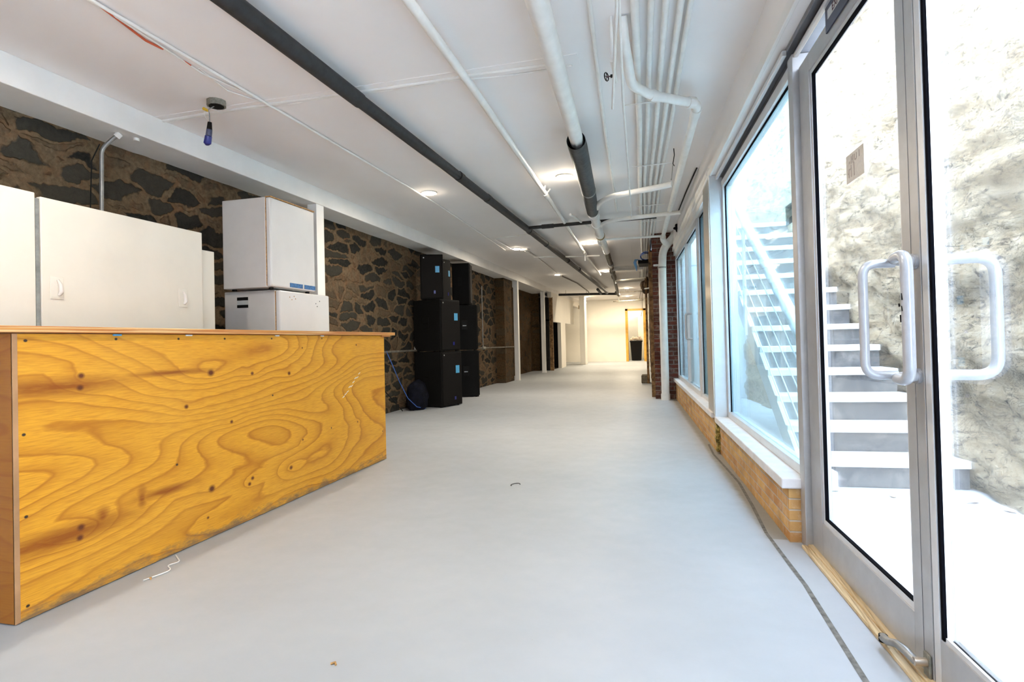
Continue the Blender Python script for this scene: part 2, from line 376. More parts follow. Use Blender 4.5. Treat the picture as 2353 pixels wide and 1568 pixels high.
struct(rough_wall('wall_left',-3.875,-3.2,13.2,0,2.55,M['stone']))
struct(box('wall_left_return',(-4.3,13.2,0),(-3.66,14.0,2.53),M['stonef']))
struct(rough_wall('wall_left_recess',-4.15,14.0,18.55,0,2.55,M['stonef'],nx=50))
struct(box('wall_left_end',(-4.7,18.42,0),(-3.95,18.55,2.6),M['stonef']))
struct(box('wall_back',(-5.2,-3.3,0),(1.4,-3.2,ZC),M['paint']))
# far end rooms
t=MB()
t.box((-3.62,18.55,1.60),(-3.5,23.05,2.38)); t.box((-3.62,20.05,0),(-3.5,21.0,1.60)); t.box((-3.62,18.35,2.38),(-3.5,25.1,2.56))
struct(t.build('wall_left_partition',M['wallw']))
struct(box('trim_2',(-3.60,18.47,0),(-3.49,18.55,2.40),M['timber']))
t=MB().box((-4.75,18.6,0),(-4.7,20.5,2.4)).box((-4.75,20.5,0),(-3.62,20.56,2.4)).box((-4.75,18.55,1.62),(-3.62,20.5,1.68)).box((-4.75,18.55,0),(-3.63,18.6,2.4)).box((-4.7,18.6,.0),(-3.63,20.5,.01))
struct(t.build('wall_closet',M['darkroom']))
struct(box('wall_left_far',(-4.4,20.56,0),(-4.3,25.1,2.6),M['wallw']))
struct(box('trim_3',(-3.18,22.5,0),(-2.98,23.1,ZC),M['wallw'],bev=.01))
fw=MB().box((-4.4,25.1,0),(-1.50,25.22,ZC)).box((-1.50,25.1,2.24),(-.76,25.22,ZC)).box((-.76,25.1,0),(.1,25.22,ZC))
struct(fw.build('wall_far',M['wallw']))
# little room behind the far doorway
t=MB().box((-2.4,27.6,0),(-.7,27.7,2.6)).box((-2.45,25.22,0),(-2.4,27.7,2.6)).box((-.8,25.22,0),(-.75,27.7,2.6)).box((-2.45,25.22,2.6),(-.7,27.7,2.65))
struct(t.build('wall_back_room',M['wallw']))
d3=thing('door_3','yellow varnished pine door frame in the far white wall','door',(-1.13,25.1,0)); d3['kind']='structure'
for a,b_ in (((-1.57,25.04,0),(-1.47,25.24,2.25)),((-.82,25.04,0),(-.72,25.24,2.25))): box('jamb',a,b_,M['jamb'],d3)
box('door_head',(-1.57,25.04,2.17),(-.72,25.24,2.25),M['jamb'],d3)
o=tag(box('grey_panel',(-1.60,26.7,0),(-1.12,26.75,1.95),M['doorgrey'],bev=.005),'grey flat door panel standing open inside the far doorway behind the bin','door')
struct(box('wall_left_skyblock',(-4.95,13.0,0),(-4.85,25.2,ZC),M['darkroom']))  # unseen dark wall added to stop sky light leaking in
struct(box('wall_left_skyblock_cap',(-4.85,13.0,2.56),(-4.42,25.1,2.62),M['darkroom']))  # unseen lid added against the same sky leak
# right side masonry beyond the glazing
pr=MB().box((-.15,9.62,0),(.30,9.95,ZC)); struct(pr.build('wall_right_pier',M['redb']))
def rwx(y): return -.0255*(y-9.9)
struct(rough_wall('wall_right_far',-.19,9.95,25.1,0,ZC,M['stonex'],amp=.035,nx=120,sgn=-1,thick=.5,xf=rwx))
# header above the glazing, plinth below
struct(MB().fbox((-3.2,-.085,2.38),(9.7,.10,ZC)).build('wall_right_header',M['ceil']))
struct(MB().fbox((-3.2,-.105,2.372),(9.6,-.085,2.435)).build('trim_4',M['paint'],bev=.004))
struct(MB().fbox((3.02,-.08,0),(5.25,.07,.262)).build('wall_right_plinth',M['tan']))
struct(MB().fbox((5.25,-.10,0),(9.62,.07,.290)).build('wall_right_plinth_far',M['tan']))
struct(MB().fbox((3.0,-.115,.262),(5.22,.03,.312)).build('trim_5',M['sill'],bev=.006))
struct(MB().fbox((5.28,-.135,.290),(9.66,.03,.338)).build('trim_6',M['sill'],bev=.006))
b=MB()
random.seed(7)
for k in range(16):
    z=.02+.016*k; s_=5.2+random.uniform(-.02,.03); r=.018+random.random()*.014
    b.fbox((s_-r*1.3,-.10-random.random()*.015,z),(s_+r*1.3,-.07,z+r*1.4))
b=b.build('trim_7',M['rubble']); struct(b)
# floor joint (groove)
pts=[(.375,5.6),(.381,5.128),(.43,4.6),(.468,4.17),(.476,3.6),(.473,3.138),(.50,2.75),(.518,2.516),(.525,2.2),(.533,1.853),(.55,1.4),(.56,.8)]
b=MB(); vs=[];fs=[]
for i,(x,y) in enumerate(pts):
    w=.0095+.004*noise.noise(Vector((y*5,0,0))); vs+=[(x-w,y,.0012),(x+w,y,.0012)]
    if i: fs.append((2*i-2,2*i-1,2*i+1,2*i))
b.add(vs,fs); struct(b.build('trim_8',M['crack']))
# aluminium framing of the glazed front : head, mullions, window frames
def frame_set(name,boxes,m=M['alu'],bev=.003):
    b=MB()
    for a,c in boxes: b.fbox(a,c)
    return struct(b.build(name,m,bev=bev))
frame_set('trim_9',[((-3.2,.0,2.318),(5.2,.09,2.38)),((-3.2,-.035,2.355),(5.2,.0,2.38))],M['alud'])
frame_set('trim_10',[((3.0,-.055,2.335),(5.2,-.035,2.365)),((-3.2,-.02,2.30),(2.95,.0,2.318))],M['aluw'])
frame_set('trim_11',[((2.945,-.028,.0),(3.02,.08,2.318))],M['alu'])
frame_set('trim_12',[((.72,-.028,.0),(.80,.08,2.318))],M['alu'])
# steel clad column between the near and far windows
struct(MB().fbox((5.2,-.11,.30),(5.58,.10,2.38)).build('trim_13',M['aluw'],bev=.004))
o=MB().fbox((5.215,-.116,.32),(5.57,-.1095,2.34)).build('trim_14',M['ss']); struct(o)
def window(n,s0,s1,z0,z1,e,mg,fw=.055,mull=()):
    w=thing('window_%d'%n,{1:'large fixed window with blue glass beside the glass doors',2:'narrow fixed window beyond the steel clad column',3:'farthest window with a white pull handle beside the brick pier',4:'unseen window behind the camera, added for daylight on the near floor'}[n],'window',W((s0+s1)/2,e,z0)); w['kind']='structure'
    b=MB().fbox((s0,e-.03,z0),(s0+fw,e+.04,z1)).fbox((s1-fw,e-.03,z0),(s1,e+.04,z1)).fbox((s0+fw,e-.03,z0),(s1-fw,e+.04,z0+fw*.8)).fbox((s0+fw,e-.03,z1-fw),(s1-fw,e+.04,z1))
    for q in mull: b.fbox((q,e-.035,z0+fw),(q+.05,e+.04,z1-fw))
    b.build('window_frame',M['aluw'],w,.003)
    g=MB().fbox((s0+fw,e-.012,z0+fw*.8),(s0+fw+.006,e-.002,z1-fw)).fbox((s1-fw-.006,e-.012,z0+fw*.8),(s1-fw,e-.002,z1-fw)).fbox((s0+fw,e-.012,z1-fw-.006),(s1-fw,e-.002,z1-fw))
    g.build('gasket',M['gasket'],w)
    MB().fbox((s0+fw,e,z0+fw*.8),(s1-fw,e+.008,z1-fw)).build('pane',mg,w)
    return w
w1=window(1,3.02,5.2,.312,2.318,.02,M['glassb'],.06)
w2=window(2,5.60,6.62,.338,2.34,-.02,M['glassb'],.05)
w3=window(3,6.62,9.60,.338,2.30,-.03,M['glassb'],.07,mull=(7.9,))
struct(MB().fbox((5.58,-.085,2.30),(9.6,.08,2.40)).build('trim_15',M['paint']))
tube('pull_handle',rnd([W(7.35,-.06,1.28),W(7.35,-.13,1.28),W(7.35,-.13,.97),W(7.35,-.06,.97)],.04),.014,M['handle'],w3)
w4=window(4,-3.1,.72,.05,2.318,.02,M['glass'],.06,mull=(-1.2,))  # unseen glazing added to bring daylight onto the near floor
# ---------------------------------------------------------------- glass doors
def leaf(n,s0,s1,label):
    d=thing('door_%d'%n,label,'door',W((s0+s1)/2,.02,0)); d['kind']='structure'; return d
d1=leaf(1,1.862,2.938,'left leaf of the glazed aluminium entrance doors with paper sheet')
b=MB().fbox((1.862,0,.012),(1.968,.045,2.245)).fbox((2.80,0,.012),(2.938,.045,2.245)); b.build('stile',M['alu'],d1,.002)
MB().fbox((1.968,0,.012),(2.80,.045,.165)).build('bottom_rail',M['alu'],d1,.002)
MB().fbox((1.968,0,2.165),(2.80,.045,2.245)).build('top_rail',M['alu'],d1,.002)
MB().fbox((1.968,.006,.165),(1.984,.03,2.165)).fbox((2.782,.006,.165),(2.80,.03,2.165)).fbox((1.984,.006,.165),(2.782,.03,.185)).fbox((1.984,.006,2.147),(2.782,.03,2.165)).build('glass_stop',M['aluw'],d1)
MB().fbox((2.776,.008,.185),(2.782,.022,2.147)).fbox((1.984,.008,.185),(2.782,.022,.190)).fbox((1.984,.008,2.141),(2.782,.022,2.147)).build('gasket',M['gasket'],d1)
MB().fbox((1.984,.024,.185),(2.782,.030,2.147)).build('pane',M['glass'],d1)
MB().fbox((1.912,-.001,.02),(1.9135,.002,2.24)).build('seam',M['alud'],d1)
h=M['handle']
hA=MB(); hA.tube(rnd([W(1.888,0,1.200),W(1.872,-.070,1.205),W(1.775,-.072,1.212),W(1.775,-.072,.865),W(1.872,-.070,.868),W(1.888,0,.872)],.045,8),.0155,20)
hA=hA.build('pull_handle',h,d1); sub(hA,'thick chipped pull bar nearest the door gap')
hB=tube('pull_handle',rnd([W(1.872,-.062,1.196),W(1.872,-.145,1.196),W(1.872,-.145,.876),W(1.872,-.062,.876)],.05,8),.0125,h,d1,20)
for z in (1.2,.872):
    tube('flange',[W(1.889,-.0005,z),W(1.887,-.012,z)],.022,M['handle'],d1)
    tube('screw',[W(1.895,-.013,z),W(1.895,-.022,z)],.004,M['black'],d1,8)
for (s_,z,l) in ((1.770,1.085,.018),(1.771,1.055,.014),(1.781,1.025,.02),(1.788,1.068,.008)):
    MB().tube([W(s_,-.0868,z),W(s_+.003,-.0864,z+l)],.0022,6).build('chip',M['black'],hA)
d2=leaf(2,.81,1.855,'right leaf of the glazed aluminium entrance doors with outside handle')
MB().fbox((1.822,0,.012),(1.855,.045,2.245)).fbox((.81,0,.012),(.92,.045,2.245)).build('stile',M['aluw'],d2,.002)
MB().fbox((.92,0,.012),(1.822,.045,.158)).build('bottom_rail',M['alu'],d2,.002)
MB().fbox((.92,0,2.165),(1.822,.045,2.245)).build('top_rail',M['alu'],d2,.002)
MB().fbox((1.809,.004,.158),(1.822,.012,2.165)).fbox((.92,.012,.158),(1.802,.026,.164)).build('gasket',M['gasket'],d2)
MB().fbox((.92,.004,.158),(1.80,.012,.172)).build('glass_stop',M['aluw'],d2)
MB().fbox((.92,.014,.164),(1.800,.022,2.165)).build('pane',M['glass'],d2)
tube('pull_handle',rnd([W(1.835,.045,1.195),W(1.80,.150,1.195),W(1.80,.150,.878),W(1.835,.045,.878)],.05,8),.0145,h,d2,20)
# foot latch on left leaf
t=thing('door_holder','grey metal foot lever at the bottom of the left glass door','latch',W(1.885,-.02,.03))
MB().fbox((1.868,-.008,.018),(1.905,-.0005,.085)).build('plate',M['zinc'],t,.003)
MB().tube([W(1.89,-.03,.055),W(1.925,-.045,.07),W(1.965,-.052,.068),W(2.02,-.052,.045),W(2.065,-.05,.036)],[.012,.013,.012,.011,.013],12).build('lever',M['conduit'],t)
tube('hinge_pin',[W(1.885,-.005,.06),W(1.885,-.04,.06)],.012,M['ss'],t)
tube('rubber_foot',[W(2.063,-.05,.045),W(2.063,-.05,.024)],.013,M['black'],t)
# threshold
t=thing('door_threshold','worn yellowish wooden threshold strip under the glass doors','threshold',W(1.9,-.03,0))
MB().fbox((.75,-.045,0),(2.96,-.02,.014)).build('lower_step',M['thr'],t,.002)
MB().fbox((.75,-.02,0),(2.96,.005,.021)).build('upper_step',M['thr'],t,.002)
# exit sign on door head
t=thing('exit_sign','dark blue EXIT plate on the door head above the glass doors','sign',W(2.40,-.004,2.20))
MB().fbox((2.20,-.006,2.200),(2.545,-.0005,2.318)).build('plate',M['navysign'],t)
def plate_text(txt,s0,z0,size,m,parent,e=-.0085,name='lettering',flip=False):
    # reads left to right for someone inside looking outward (towards -s)
    X=Vector((sin(FA),-cos(FA),0)); Zv=Vector((0,0,1)); N=X.cross(Zv)
    if flip: X=-X; N=-N
    mt=Matrix((( X.x,Zv.x,N.x,W(s0,e,z0)[0]),(X.y,Zv.y,N.y,W(s0,e,z0)[1]),(X.z,Zv.z,N.z,z0),(0,0,0,1)))
    return textmesh(name,txt,size,m,parent,mt)
MB().fbox((2.27,-.0075,2.243),(2.515,-.006,2.278)).build('name_band',M['silver'],t)
plate_text('EXIT',2.42,2.2605,.042,M['ink'],t,-.008)
# small sticker seen through window beside mullion
t=thing('window_sticker','small dark sticker with grey band on the blue window glass edge','sticker',W(3.14,.03,1.55))
MB().fbox((3.20,.029,1.577),(3.355,.0305,1.683)).build('plate',M['navysign'],t)
MB().fbox((3.20,.0265,1.612),(3.325,.0288,1.645)).build('name_band',M['silver'],t)
# sheet of paper on door glass, writing shows through in reverse
t=thing('paper_notice','small beige paper sheet taped on the left door glass','notice',W(2.365,.02,1.56))
MB().fbox((2.285,.0215,1.566),(2.452,.0228,1.672)).build('sheet',M['paper'],t)
b=MB()
for s_,z,w_,h_ in ((2.43,1.60,.010,.004),(2.425,1.585,.006,.03),(2.402,1.583,.006,.045),(2.413,1.612,.03,.006),(2.376,1.582,.008,.05),(2.42,1.637,.012,.008),(2.40,1.632,.006,.028),(2.385,1.632,.006,.03),(2.392,1.645,.014,.004),(2.37,1.64,.008,.02),(2.35,1.64,.005,.02),(2.36,1.636,.014,.005),(2.325,1.638,.006,.024)):
    b.fbox((s_-w_/2,.0205,z),(s_+w_/2,.0214,z+h_))
b.build('faded_writing',M['fadeink'],t)
# ---------------------------------------------------------------- outside
struct(prism('ground',[xy(-5,.06),xy(-5,5),xy(14,5),xy(14,.06)],-.12,-.004,M['ground']))
def rockx(y): return 1.787-.107*(y-4.347)
b=MB(); vs=[];fs=[]; nx,nz=190,95
for i in range(nx+1):
    for j in range(nz+1):
        y=-2.+13.*i/nx; z=-.02+4.2*j/nz
        d=.085*noise.noise(Vector((y*1.7,z*3.0,1.2)))+.055*noise.noise(Vector((y*4.5,z*8,4.)))+.03*noise.noise(Vector((y*11,z*19,7.)))
        vs.append((rockx(y)+.03+z*.02+d,y,z))
for i in range(nx):
    for j in range(nz):
        a=i*(nz+1)+j; fs.append((a,a+nz+1,a+nz+2,a+1))
b.add(vs,fs,True); b.add([(rockx(-2)+.8,-2,0),(rockx(11)+.8,11,0),(rockx(11)+.8,11,4.18),(rockx(-2)+.8,-2,4.18)],[(0,1,2,3)])
struct(b.build('wall_outside',M['rock']))
st=thing('outdoor_stairs','outdoor concrete stairs with white treads rising beyond the glass door','stairs',W(5.5,.7,0))
R_,RUN=.18,.27
for k in range(1,14):
    s0=4.12+RUN*(k-1); z=.18*k; ew=rockx(s0)+.0; e1=(rockx(s0)-FX)+FA*s0+.0
    if k==1: e1+=.02
    MB().fbox((s0,.26,z-.048),(s0+RUN+.03,e1,z)).build('tread',M['white_marble'],st,.006)
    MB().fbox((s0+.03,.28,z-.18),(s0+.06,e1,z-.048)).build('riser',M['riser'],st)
MB().add([W(4.15,.26,0),W(7.6,.26,2.15),W(7.6,.26,2.38),W(4.10,.26,.14),W(4.15,.30,0),W(7.6,.30,2.15),W(7.6,.30,2.38),W(4.10,.30,.14)],[(0,1,2,3),(7,6,5,4),(0,4,5,1),(1,5,6,2),(2,6,7,3),(3,7,4,0)]).build('stringer',M['white_marble'],st)
tag(MB().fbox((4.02,.30,0),(4.13,.46,.12)).build('kerb_block',M['white_marble'],bev=.008),'small white concrete block at the foot of the outdoor stairs','block')
hr=thing('stair_handrail','white metal handrail with thin parallel bars along outdoor stairs','handrail',W(4.1,.24,0))
def P(s_,off): return W(s_,.23,1.10+(s_-4.05)*.63+off)
b=MB(); b.tube([P(3.85,0),P(7.4,0)],.040,12); b.build('top_rail',M['railw'],hr)
for k in range(4): MB().tube([P(3.85,-.22-.19*k),P(7.4,-.22-.19*k)],.0055,8).build('bar',M['railw'],hr)
for s_ in (3.9,5.6,7.3): MB().tube([W(s_,.23,max(0,.18*(s_-4.1)/.27*(s_>4.1))),P(s_,0)],.016,10).build('post',M['railw'],hr)
struct(MB().fbox((6.2,.04,0),(6.9,.235,3.2)).build('wall_outside_pier',M['extwall']))
struct(MB().fbox((9.7,.05,0),(9.9,2.5,3.6)).build('wall_outside_end',M['extwall']))
random.seed(3)
for i,(x,y) in enumerate(((1.32,3.98),(1.45,3.95),(1.80,3.75),(1.70,3.9))):
    a=random.random()*6; vs=[]; 
    L=.05; prof=[(-1,0),(-.5,.35),(.1,.42),(.6,.22),(1,0),(.6,-.2),(.1,-.4),(-.5,-.3)]
    top=[(x+L*(u*cos(a)-v*sin(a)),y+L*(u*sin(a)+v*cos(a)),.006+.012*abs(v)+.004*math.sin(u*3)) for u,v in prof]
    b=MB().add(top+[(p[0],p[1],p[2]-.002) for p in top],[tuple(range(8)),tuple(range(15,7,-1))]+[(k,(k+1)%8,8+(k+1)%8,8+k) for k in range(8)])
    tag(b.build('dry_leaf',M['leaf']),['dry brown leaf on the outdoor paving, farthest left of the four','dry brown leaf on the outdoor paving second from the stairs','dry brown leaf on outdoor paving seen through the right door leaf','dry brown leaf lying close by the foot of the rock wall'][i],'leaf','dry leaves on the paving')
# ---------------------------------------------------------------- bar counter
bar=thing('bar_counter','long yellow pine plywood bar counter with overhanging top','bar counter',(-2.65,3.07,0))
th=math.atan2(-.039,2.985)
def bx(x,y): return (-2.32-.013*(y-1.574)+x, y)
def barbox(x0,x1,y0,y1,z0,z1):
    p=[bx(x0,y0),bx(x1,y0),bx(x1,y1),bx(x0,y1)]; return [(a,b_,z0) for a,b_ in p]+[(a,b_,z1) for a,b_ in p]
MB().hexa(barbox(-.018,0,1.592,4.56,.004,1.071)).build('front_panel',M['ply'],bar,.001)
MB().hexa(barbox(-.55,0,1.574,1.592,.004,1.071)).build('end_panel',M['plyshade'],bar,.001)
MB().hexa(barbox(-.004,.0015,1.574,1.5925,.004,1.071)).build('panel_edge',M['edgev'],bar)
MB().hexa(barbox(-.55,-.018,4.54,4.56,.004,1.071)).build('end_panel',M['ply'],bar,.001)
MB().hexa(barbox(-.55,-.018,1.592,4.54,.45,.47)).build('shelf',M['ply'],bar)
MB().hexa(barbox(-.62,.030,1.50,4.72,1.075,1.100)).build('countertop',M['edge'],bar,.002)
MB().hexa(barbox(-.60,.012,4.50,4.66,1.062,1.075)).build('top_batten',M['edge'],bar)
for y in (2.0,2.4,3.1,3.6):
    a=bx(.001,y); box('caulk_blob',(a[0]-.001,y-.02,1.064),(a[0]+.004,y+.02,1.071),M['paint'] if y!=2.0 else M['blue'],bar)
# white scuff
b=MB()
random.seed(9)
for k in range(9):
    y=3.86+k*.03; z=.60+k*.02+random.uniform(-.01,.01); a=bx(.0006,y)
    b.add([(a[0],y,z),(a[0],y+.03,z+.012),(a[0],y+.032,z+.018),(a[0],y+.002,z+.007)],[(0,1,2,3)])
b.build('scuff_mark',M['paint'],bar)
# ---------------------------------------------------------------- storage cabinet behind bar
cab=thing('storage_cabinet','wide cream white storage cabinet with recessed handles behind the bar','cabinet',(-3.4,2.3,0))
cx=-3.12
box('body',(-3.72,.55,.02),(cx-.03,3.49,1.70),M['cab'],cab,.004)
def door_z(y): return 1.815
box('door',(cx-.03,.60,.05),(cx,2.235,1.826),M['cab'],cab,.004)
dd=box('door',(cx-.03,2.262,.05),(cx,3.345,1.812),M['cab'],cab,.004)
box('edge_strip',(cx-.031,2.238,.05),(cx-.004,2.258,1.80),M['conduit'],cab)
for y in (2.34,3.17):
    hd=box('handle',(cx-.001,y-.035,1.28),(cx+.004,y+.035,1.40),M['cab'],dd,.002)
    b=MB(); b.tube([(cx+.006,y,1.385),(cx+.010,y+.012,1.36),(cx+.010,y+.016,1.32),(cx+.006,y+.006,1.30)],[.006,.010,.012,.007],10); b.build('finger_recess',M['fridged'],hd)
# ---------------------------------------------------------------- two small fridges
def fridge(label,x1,y0,y1,w,z0,z1,sticker,yaw=0):
    f=thing('refrigerator',label,'refrigerator',(x1-w/2,(y0+y1)/2,z0),'stacked white refrigerators')
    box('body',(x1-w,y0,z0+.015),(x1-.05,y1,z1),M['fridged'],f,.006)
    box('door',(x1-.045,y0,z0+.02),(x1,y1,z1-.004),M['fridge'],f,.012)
    box('door_seal',(x1-.052,y0+.004,z0+.03),(x1-.044,y1-.004,z1-.01),M['rust'],f)
    return f
f1=fridge('lower white refrigerator with small brand badge, standing behind the bar',-3.08,4.13,4.86,.55,0,1.475,1)
fx=-3.08
sg=box('badge',(-3.50,4.1275,1.335),(-3.39,4.1295,1.425),M['silver'],f1)
box('badge_band',(-3.50,4.126,1.398),(-3.39,4.1275,1.425),M['black'],sg); box('badge_band',(-3.50,4.126,1.335),(-3.39,4.1275,1.360),M['black'],sg)
for y,z in ((4.26,1.42),(4.29,1.40),(4.32,1.43),(4.34,1.41),(4.70,1.41),(4.64,1.385),(4.66,1.36)): tube('rust_spot',[(fx-.0005,y,z),(fx+.0015,y,z)],.005,M['rust'] if y<4.5 else M['black'],f1,8)
f2=fridge('upper white refrigerator with blue tape, stacked on the lower one',-3.09,4.04,4.655,.47,1.475,2.235,0)
box('rust_strip',(-3.139,4.04,2.231),(-3.086,4.655,2.239),M['rust'],f2)
for a,b_ in ((4.28,4.46),(4.485,4.65)): box('blue_tape',(-3.09,a,1.508),(-3.0875,b_,1.545),M['tape'],f2)
for y in (4.10,4.60): 
    for x in (-3.5,-3.14): tube('foot',[(x,y,1.475),(x,y,1.492)],.02,M['black'],f2,10)
# ---------------------------------------------------------------- posts
for i,(y,lb) in enumerate(((5.36,'white square post right behind the refrigerators'),(14.0,'white square post at the end of the stone wall'),(17.33,'farthest white square post beside the dark recess'))):
    p=thing('support_post',lb,'post',(-3.585,y+.07,0),'white posts under the ceiling beam')
    box('shaft',(-3.64,y,0),(-3.53,y+.14,2.51),M['paint'],p,.004)
    box('base_plate',(-3.65,y-.01,0),(-3.52,y+.15,.012),M['paint'],p)
# ---------------------------------------------------------------- downlights
LP=[(-2.503,5.99),(-.946,5.861),(-2.56,10.179),(-1.198,10.101),(-2.615,14.674),(-1.356,14.479),(-1.162,19.70),(-1.36,23.4),(-2.95,22.9),(-2.46,1.75),(-.75,1.65)]
LN=['near left downlight between the black pipe and the left beam','near right downlight beside the black sleeved pipe','left downlight above the wire box beyond the speakers','right downlight hidden partly by the wrapped pipe','left downlight level with the second visible post','right downlight beside the dark far pipe section','small far downlight near the right masonry wall','farthest right downlight before the doorway','farthest left downlight before the far wall','downlight above the near end of the bar','downlight above the entrance side']
proto=thing('ceiling_light',LN[0],'ceiling light',(LP[0][0],LP[0][1],ZC-.02),'round downlights in two rows')
b=MB(); b.tube([(LP[0][0],LP[0][1],ZC),(LP[0][0],LP[0][1],ZC-.012)],[.09,.085],32); b.build('trim_ring',M['paint'],proto)
b=MB(); b.tube([(LP[0][0],LP[0][1],ZC-.011),(LP[0][0],LP[0][1],ZC-.020)],[.075,.062],32); b.build('lens',M['lens'],proto)
for (x,y),lb in zip(LP[1:],LN[1:]):
    c=proto.copy(); C.objects.link(c); c.location=(x,y,ZC-.02); c['label']=lb
    for ch in list(proto.children): k=ch.copy(); C.objects.link(k); k.parent=c
for i,(x,y) in enumerate(LP):
    l=bpy.data.lights.new('lamp','AREA'); l.shape='DISK'; l.size=.12; l.energy=11 if y<12 else 9 if y<18 else 36; l.color=(1,.87,.70) if y<12 else (1.,.85,.62)
    if y<3: l.energy=8; l.color=(1,.9,.76)
    o=bpy.data.objects.new('lamp_light',l); C.objects.link(o); o.location=(x,y,ZC-.024)
    l=bpy.data.lights.new('lamp_glow','POINT'); l.shadow_soft_size=.04; l.energy=1.6 if x>-1.6 else .35; l.color=(1,.86,.66)
    o=bpy.data.objects.new('lamp_side_light',l); C.objects.link(o); o.location=(x,y,ZC-.07)
for x,y,z,e in ((-1.6,26.3,2.5,30),):
    l=bpy.data.lights.new('lamp','POINT'); l.energy=e; l.color=(1,.9,.72); l.shadow_soft_size=.06
    o=bpy.data.objects.new('room_light',l); C.objects.link(o); o.location=(x,y,z)
# ---------------------------------------------------------------- pipes
def pipe(name,label,pts,r,m,n=18,cat='pipe',group=None,round_=0,fit=(),fr=1.25,fm=None):
    if round_: pts=rnd(pts,round_)
    if not fit: return tag(tube(name,pts,r,m,None,n),label,cat,group)
    t=thing(name,label,cat,pts[0],group); tube('pipe_run',pts,r,m,t,n)
    for a,b_ in fit: MB().tube([a,b_],r*fr,n).build('coupling',fm or m,t)
    return t
bp=[(-1.955,-.6,2.60),(-1.91,2.246,2.612),(-1.90,3.40,2.612)]
t=thing('insulated_pipe','long black foam insulated pipe running down the ceiling','pipe',(-1.9,3,2.5))
tube('foam_sleeve',bp,.050,M['pipedk'],t,20)
tube('foam_sleeve',[(-1.90,3.37,2.612),(-1.85,8.0,2.60),(-1.835,10.5,2.59),(-1.82,14,2.58),(-1.80,19.5,2.56)],.044,M['pipedk'],t,20)
for y in (5.2,6.1,8.1,9.3,11.4,12.9): tube('joint_tape',[(-1.88+.008*(y-4),y,2.609-.003*(y-3)),(-1.88+.008*(y-4),y+.1,2.609-.003*(y-3))],.0475,M['pipedk'],t,20)
t=thing('insulated_branch_pipe','short black insulated branch pipe crossing the ceiling','pipe',(-1.2,7.9,2.6))
tube('foam_sleeve',[(-1.83,7.95,2.60),(-.73,7.87,2.60),(-.05,7.84,2.60)],.024,M['pipedk'],t,14)
tube('joint_tape',[(-1.62,7.935,2.60),(-1.45,7.925,2.60)],.031,M['pipedk'],t,14)
t=thing('sprinkler_pipe','thin white painted pipe between the black pipe and the thick pipe','pipe',(-1.15,3,2.6))
tube('pipe_run',[(-1.09,-.5,2.632),(-1.132,2.539,2.632),(-1.146,3.581,2.632),(-1.227,6.173,2.632),(-1.402,10.943,2.62),(-1.50,14.5,2.61)],[.027,.027,.026,.024,.024,.022],M['pipew'],t,16)
tube('coupling',[(-1.233,6.25,2.632),(-1.24,6.42,2.632)],.031,M['pipew'],t)
tube('sprinkler_head',[(-1.40,10.85,2.63),(-1.41,10.95,2.50)],.012,M['pipew'],t,8)
tube('hanger',[(-1.225,6.15,2.62),(-1.21,6.15,2.69)],.012,M['pipew'],t,8)
tube('hanger',[(-1.23,6.3,2.63),(-1.18,6.3,2.69)],.010,M['pipew'],t,8)
tube('coupling',[(-1.39,10.6,2.62),(-1.40,10.9,2.62)],.030,M['pipew'],t)
t=thing('drain_pipe','thick white pipe above, entering a torn dark foam sleeve','pipe',(-.6,4,2.5))
drain=t
tube('pipe_run',[(-.40,-.5,2.60),(-.52,2.547,2.565),(-.618,4.50,2.552)],[.055,.055,.052],M['pipew'],t,24)
def sleeve(name,pts,r0,m):
    b=MB(); b.tube(pts,r0,24,caps=False); n=len(pts)
    return b.build(name,m,t)
sleeve('torn_foam_sleeve',[(-.614,4.40,2.535),(-.620,4.55,2.53),(-.66,5.2,2.525),(-.715,6.0,2.53),(-.79,6.95,2.54)],[.073,.076,.073,.073,.070],M['pipedk2'])
tube('sleeve_end_tape',[(-.614,4.42,2.534),(-.622,4.60,2.53)],.0765,M['blackgloss'],t,24) if 0 else None
tube('tape_ring',[(-.707,5.9,2.53),(-.711,5.94,2.53)],.0745,M['conduit'],t,24)
tube('pipe_run',[(-.72,6.0,2.545),(-.80,7.1,2.55),(-.87,8.5,2.545),(-.93,10.2,2.535)],.056,M['pipew'],t,22)
for y in (7.15,7.75,8.5,9.2): x=-.80-.055*(y-7.1); tube('coupling',[(x,y,2.55),(x-.005,y+.14,2.549)],.066,M['pipew'],t,22)
tube('coupling_ring',[(-.878,8.62,2.545),(-.88,8.68,2.545)],.069,M['ochre'],t,22)
tube('pipe_run',[(-.93,10.2,2.535),(-1.03,12.2,2.52),(-1.12,14,2.50),(-1.38,18.6,2.46)],[.05,.048,.046,.045],M['pipeold'],t,18)
for y in (11.8,13.0,14.2): x=-1.01-.055*(y-11.8); tube('coupling',[(x,y,2.52),(x-.01,y+.25,2.515)],.062,M['conduit'] if y<12 else M['pipeold'],t,18)
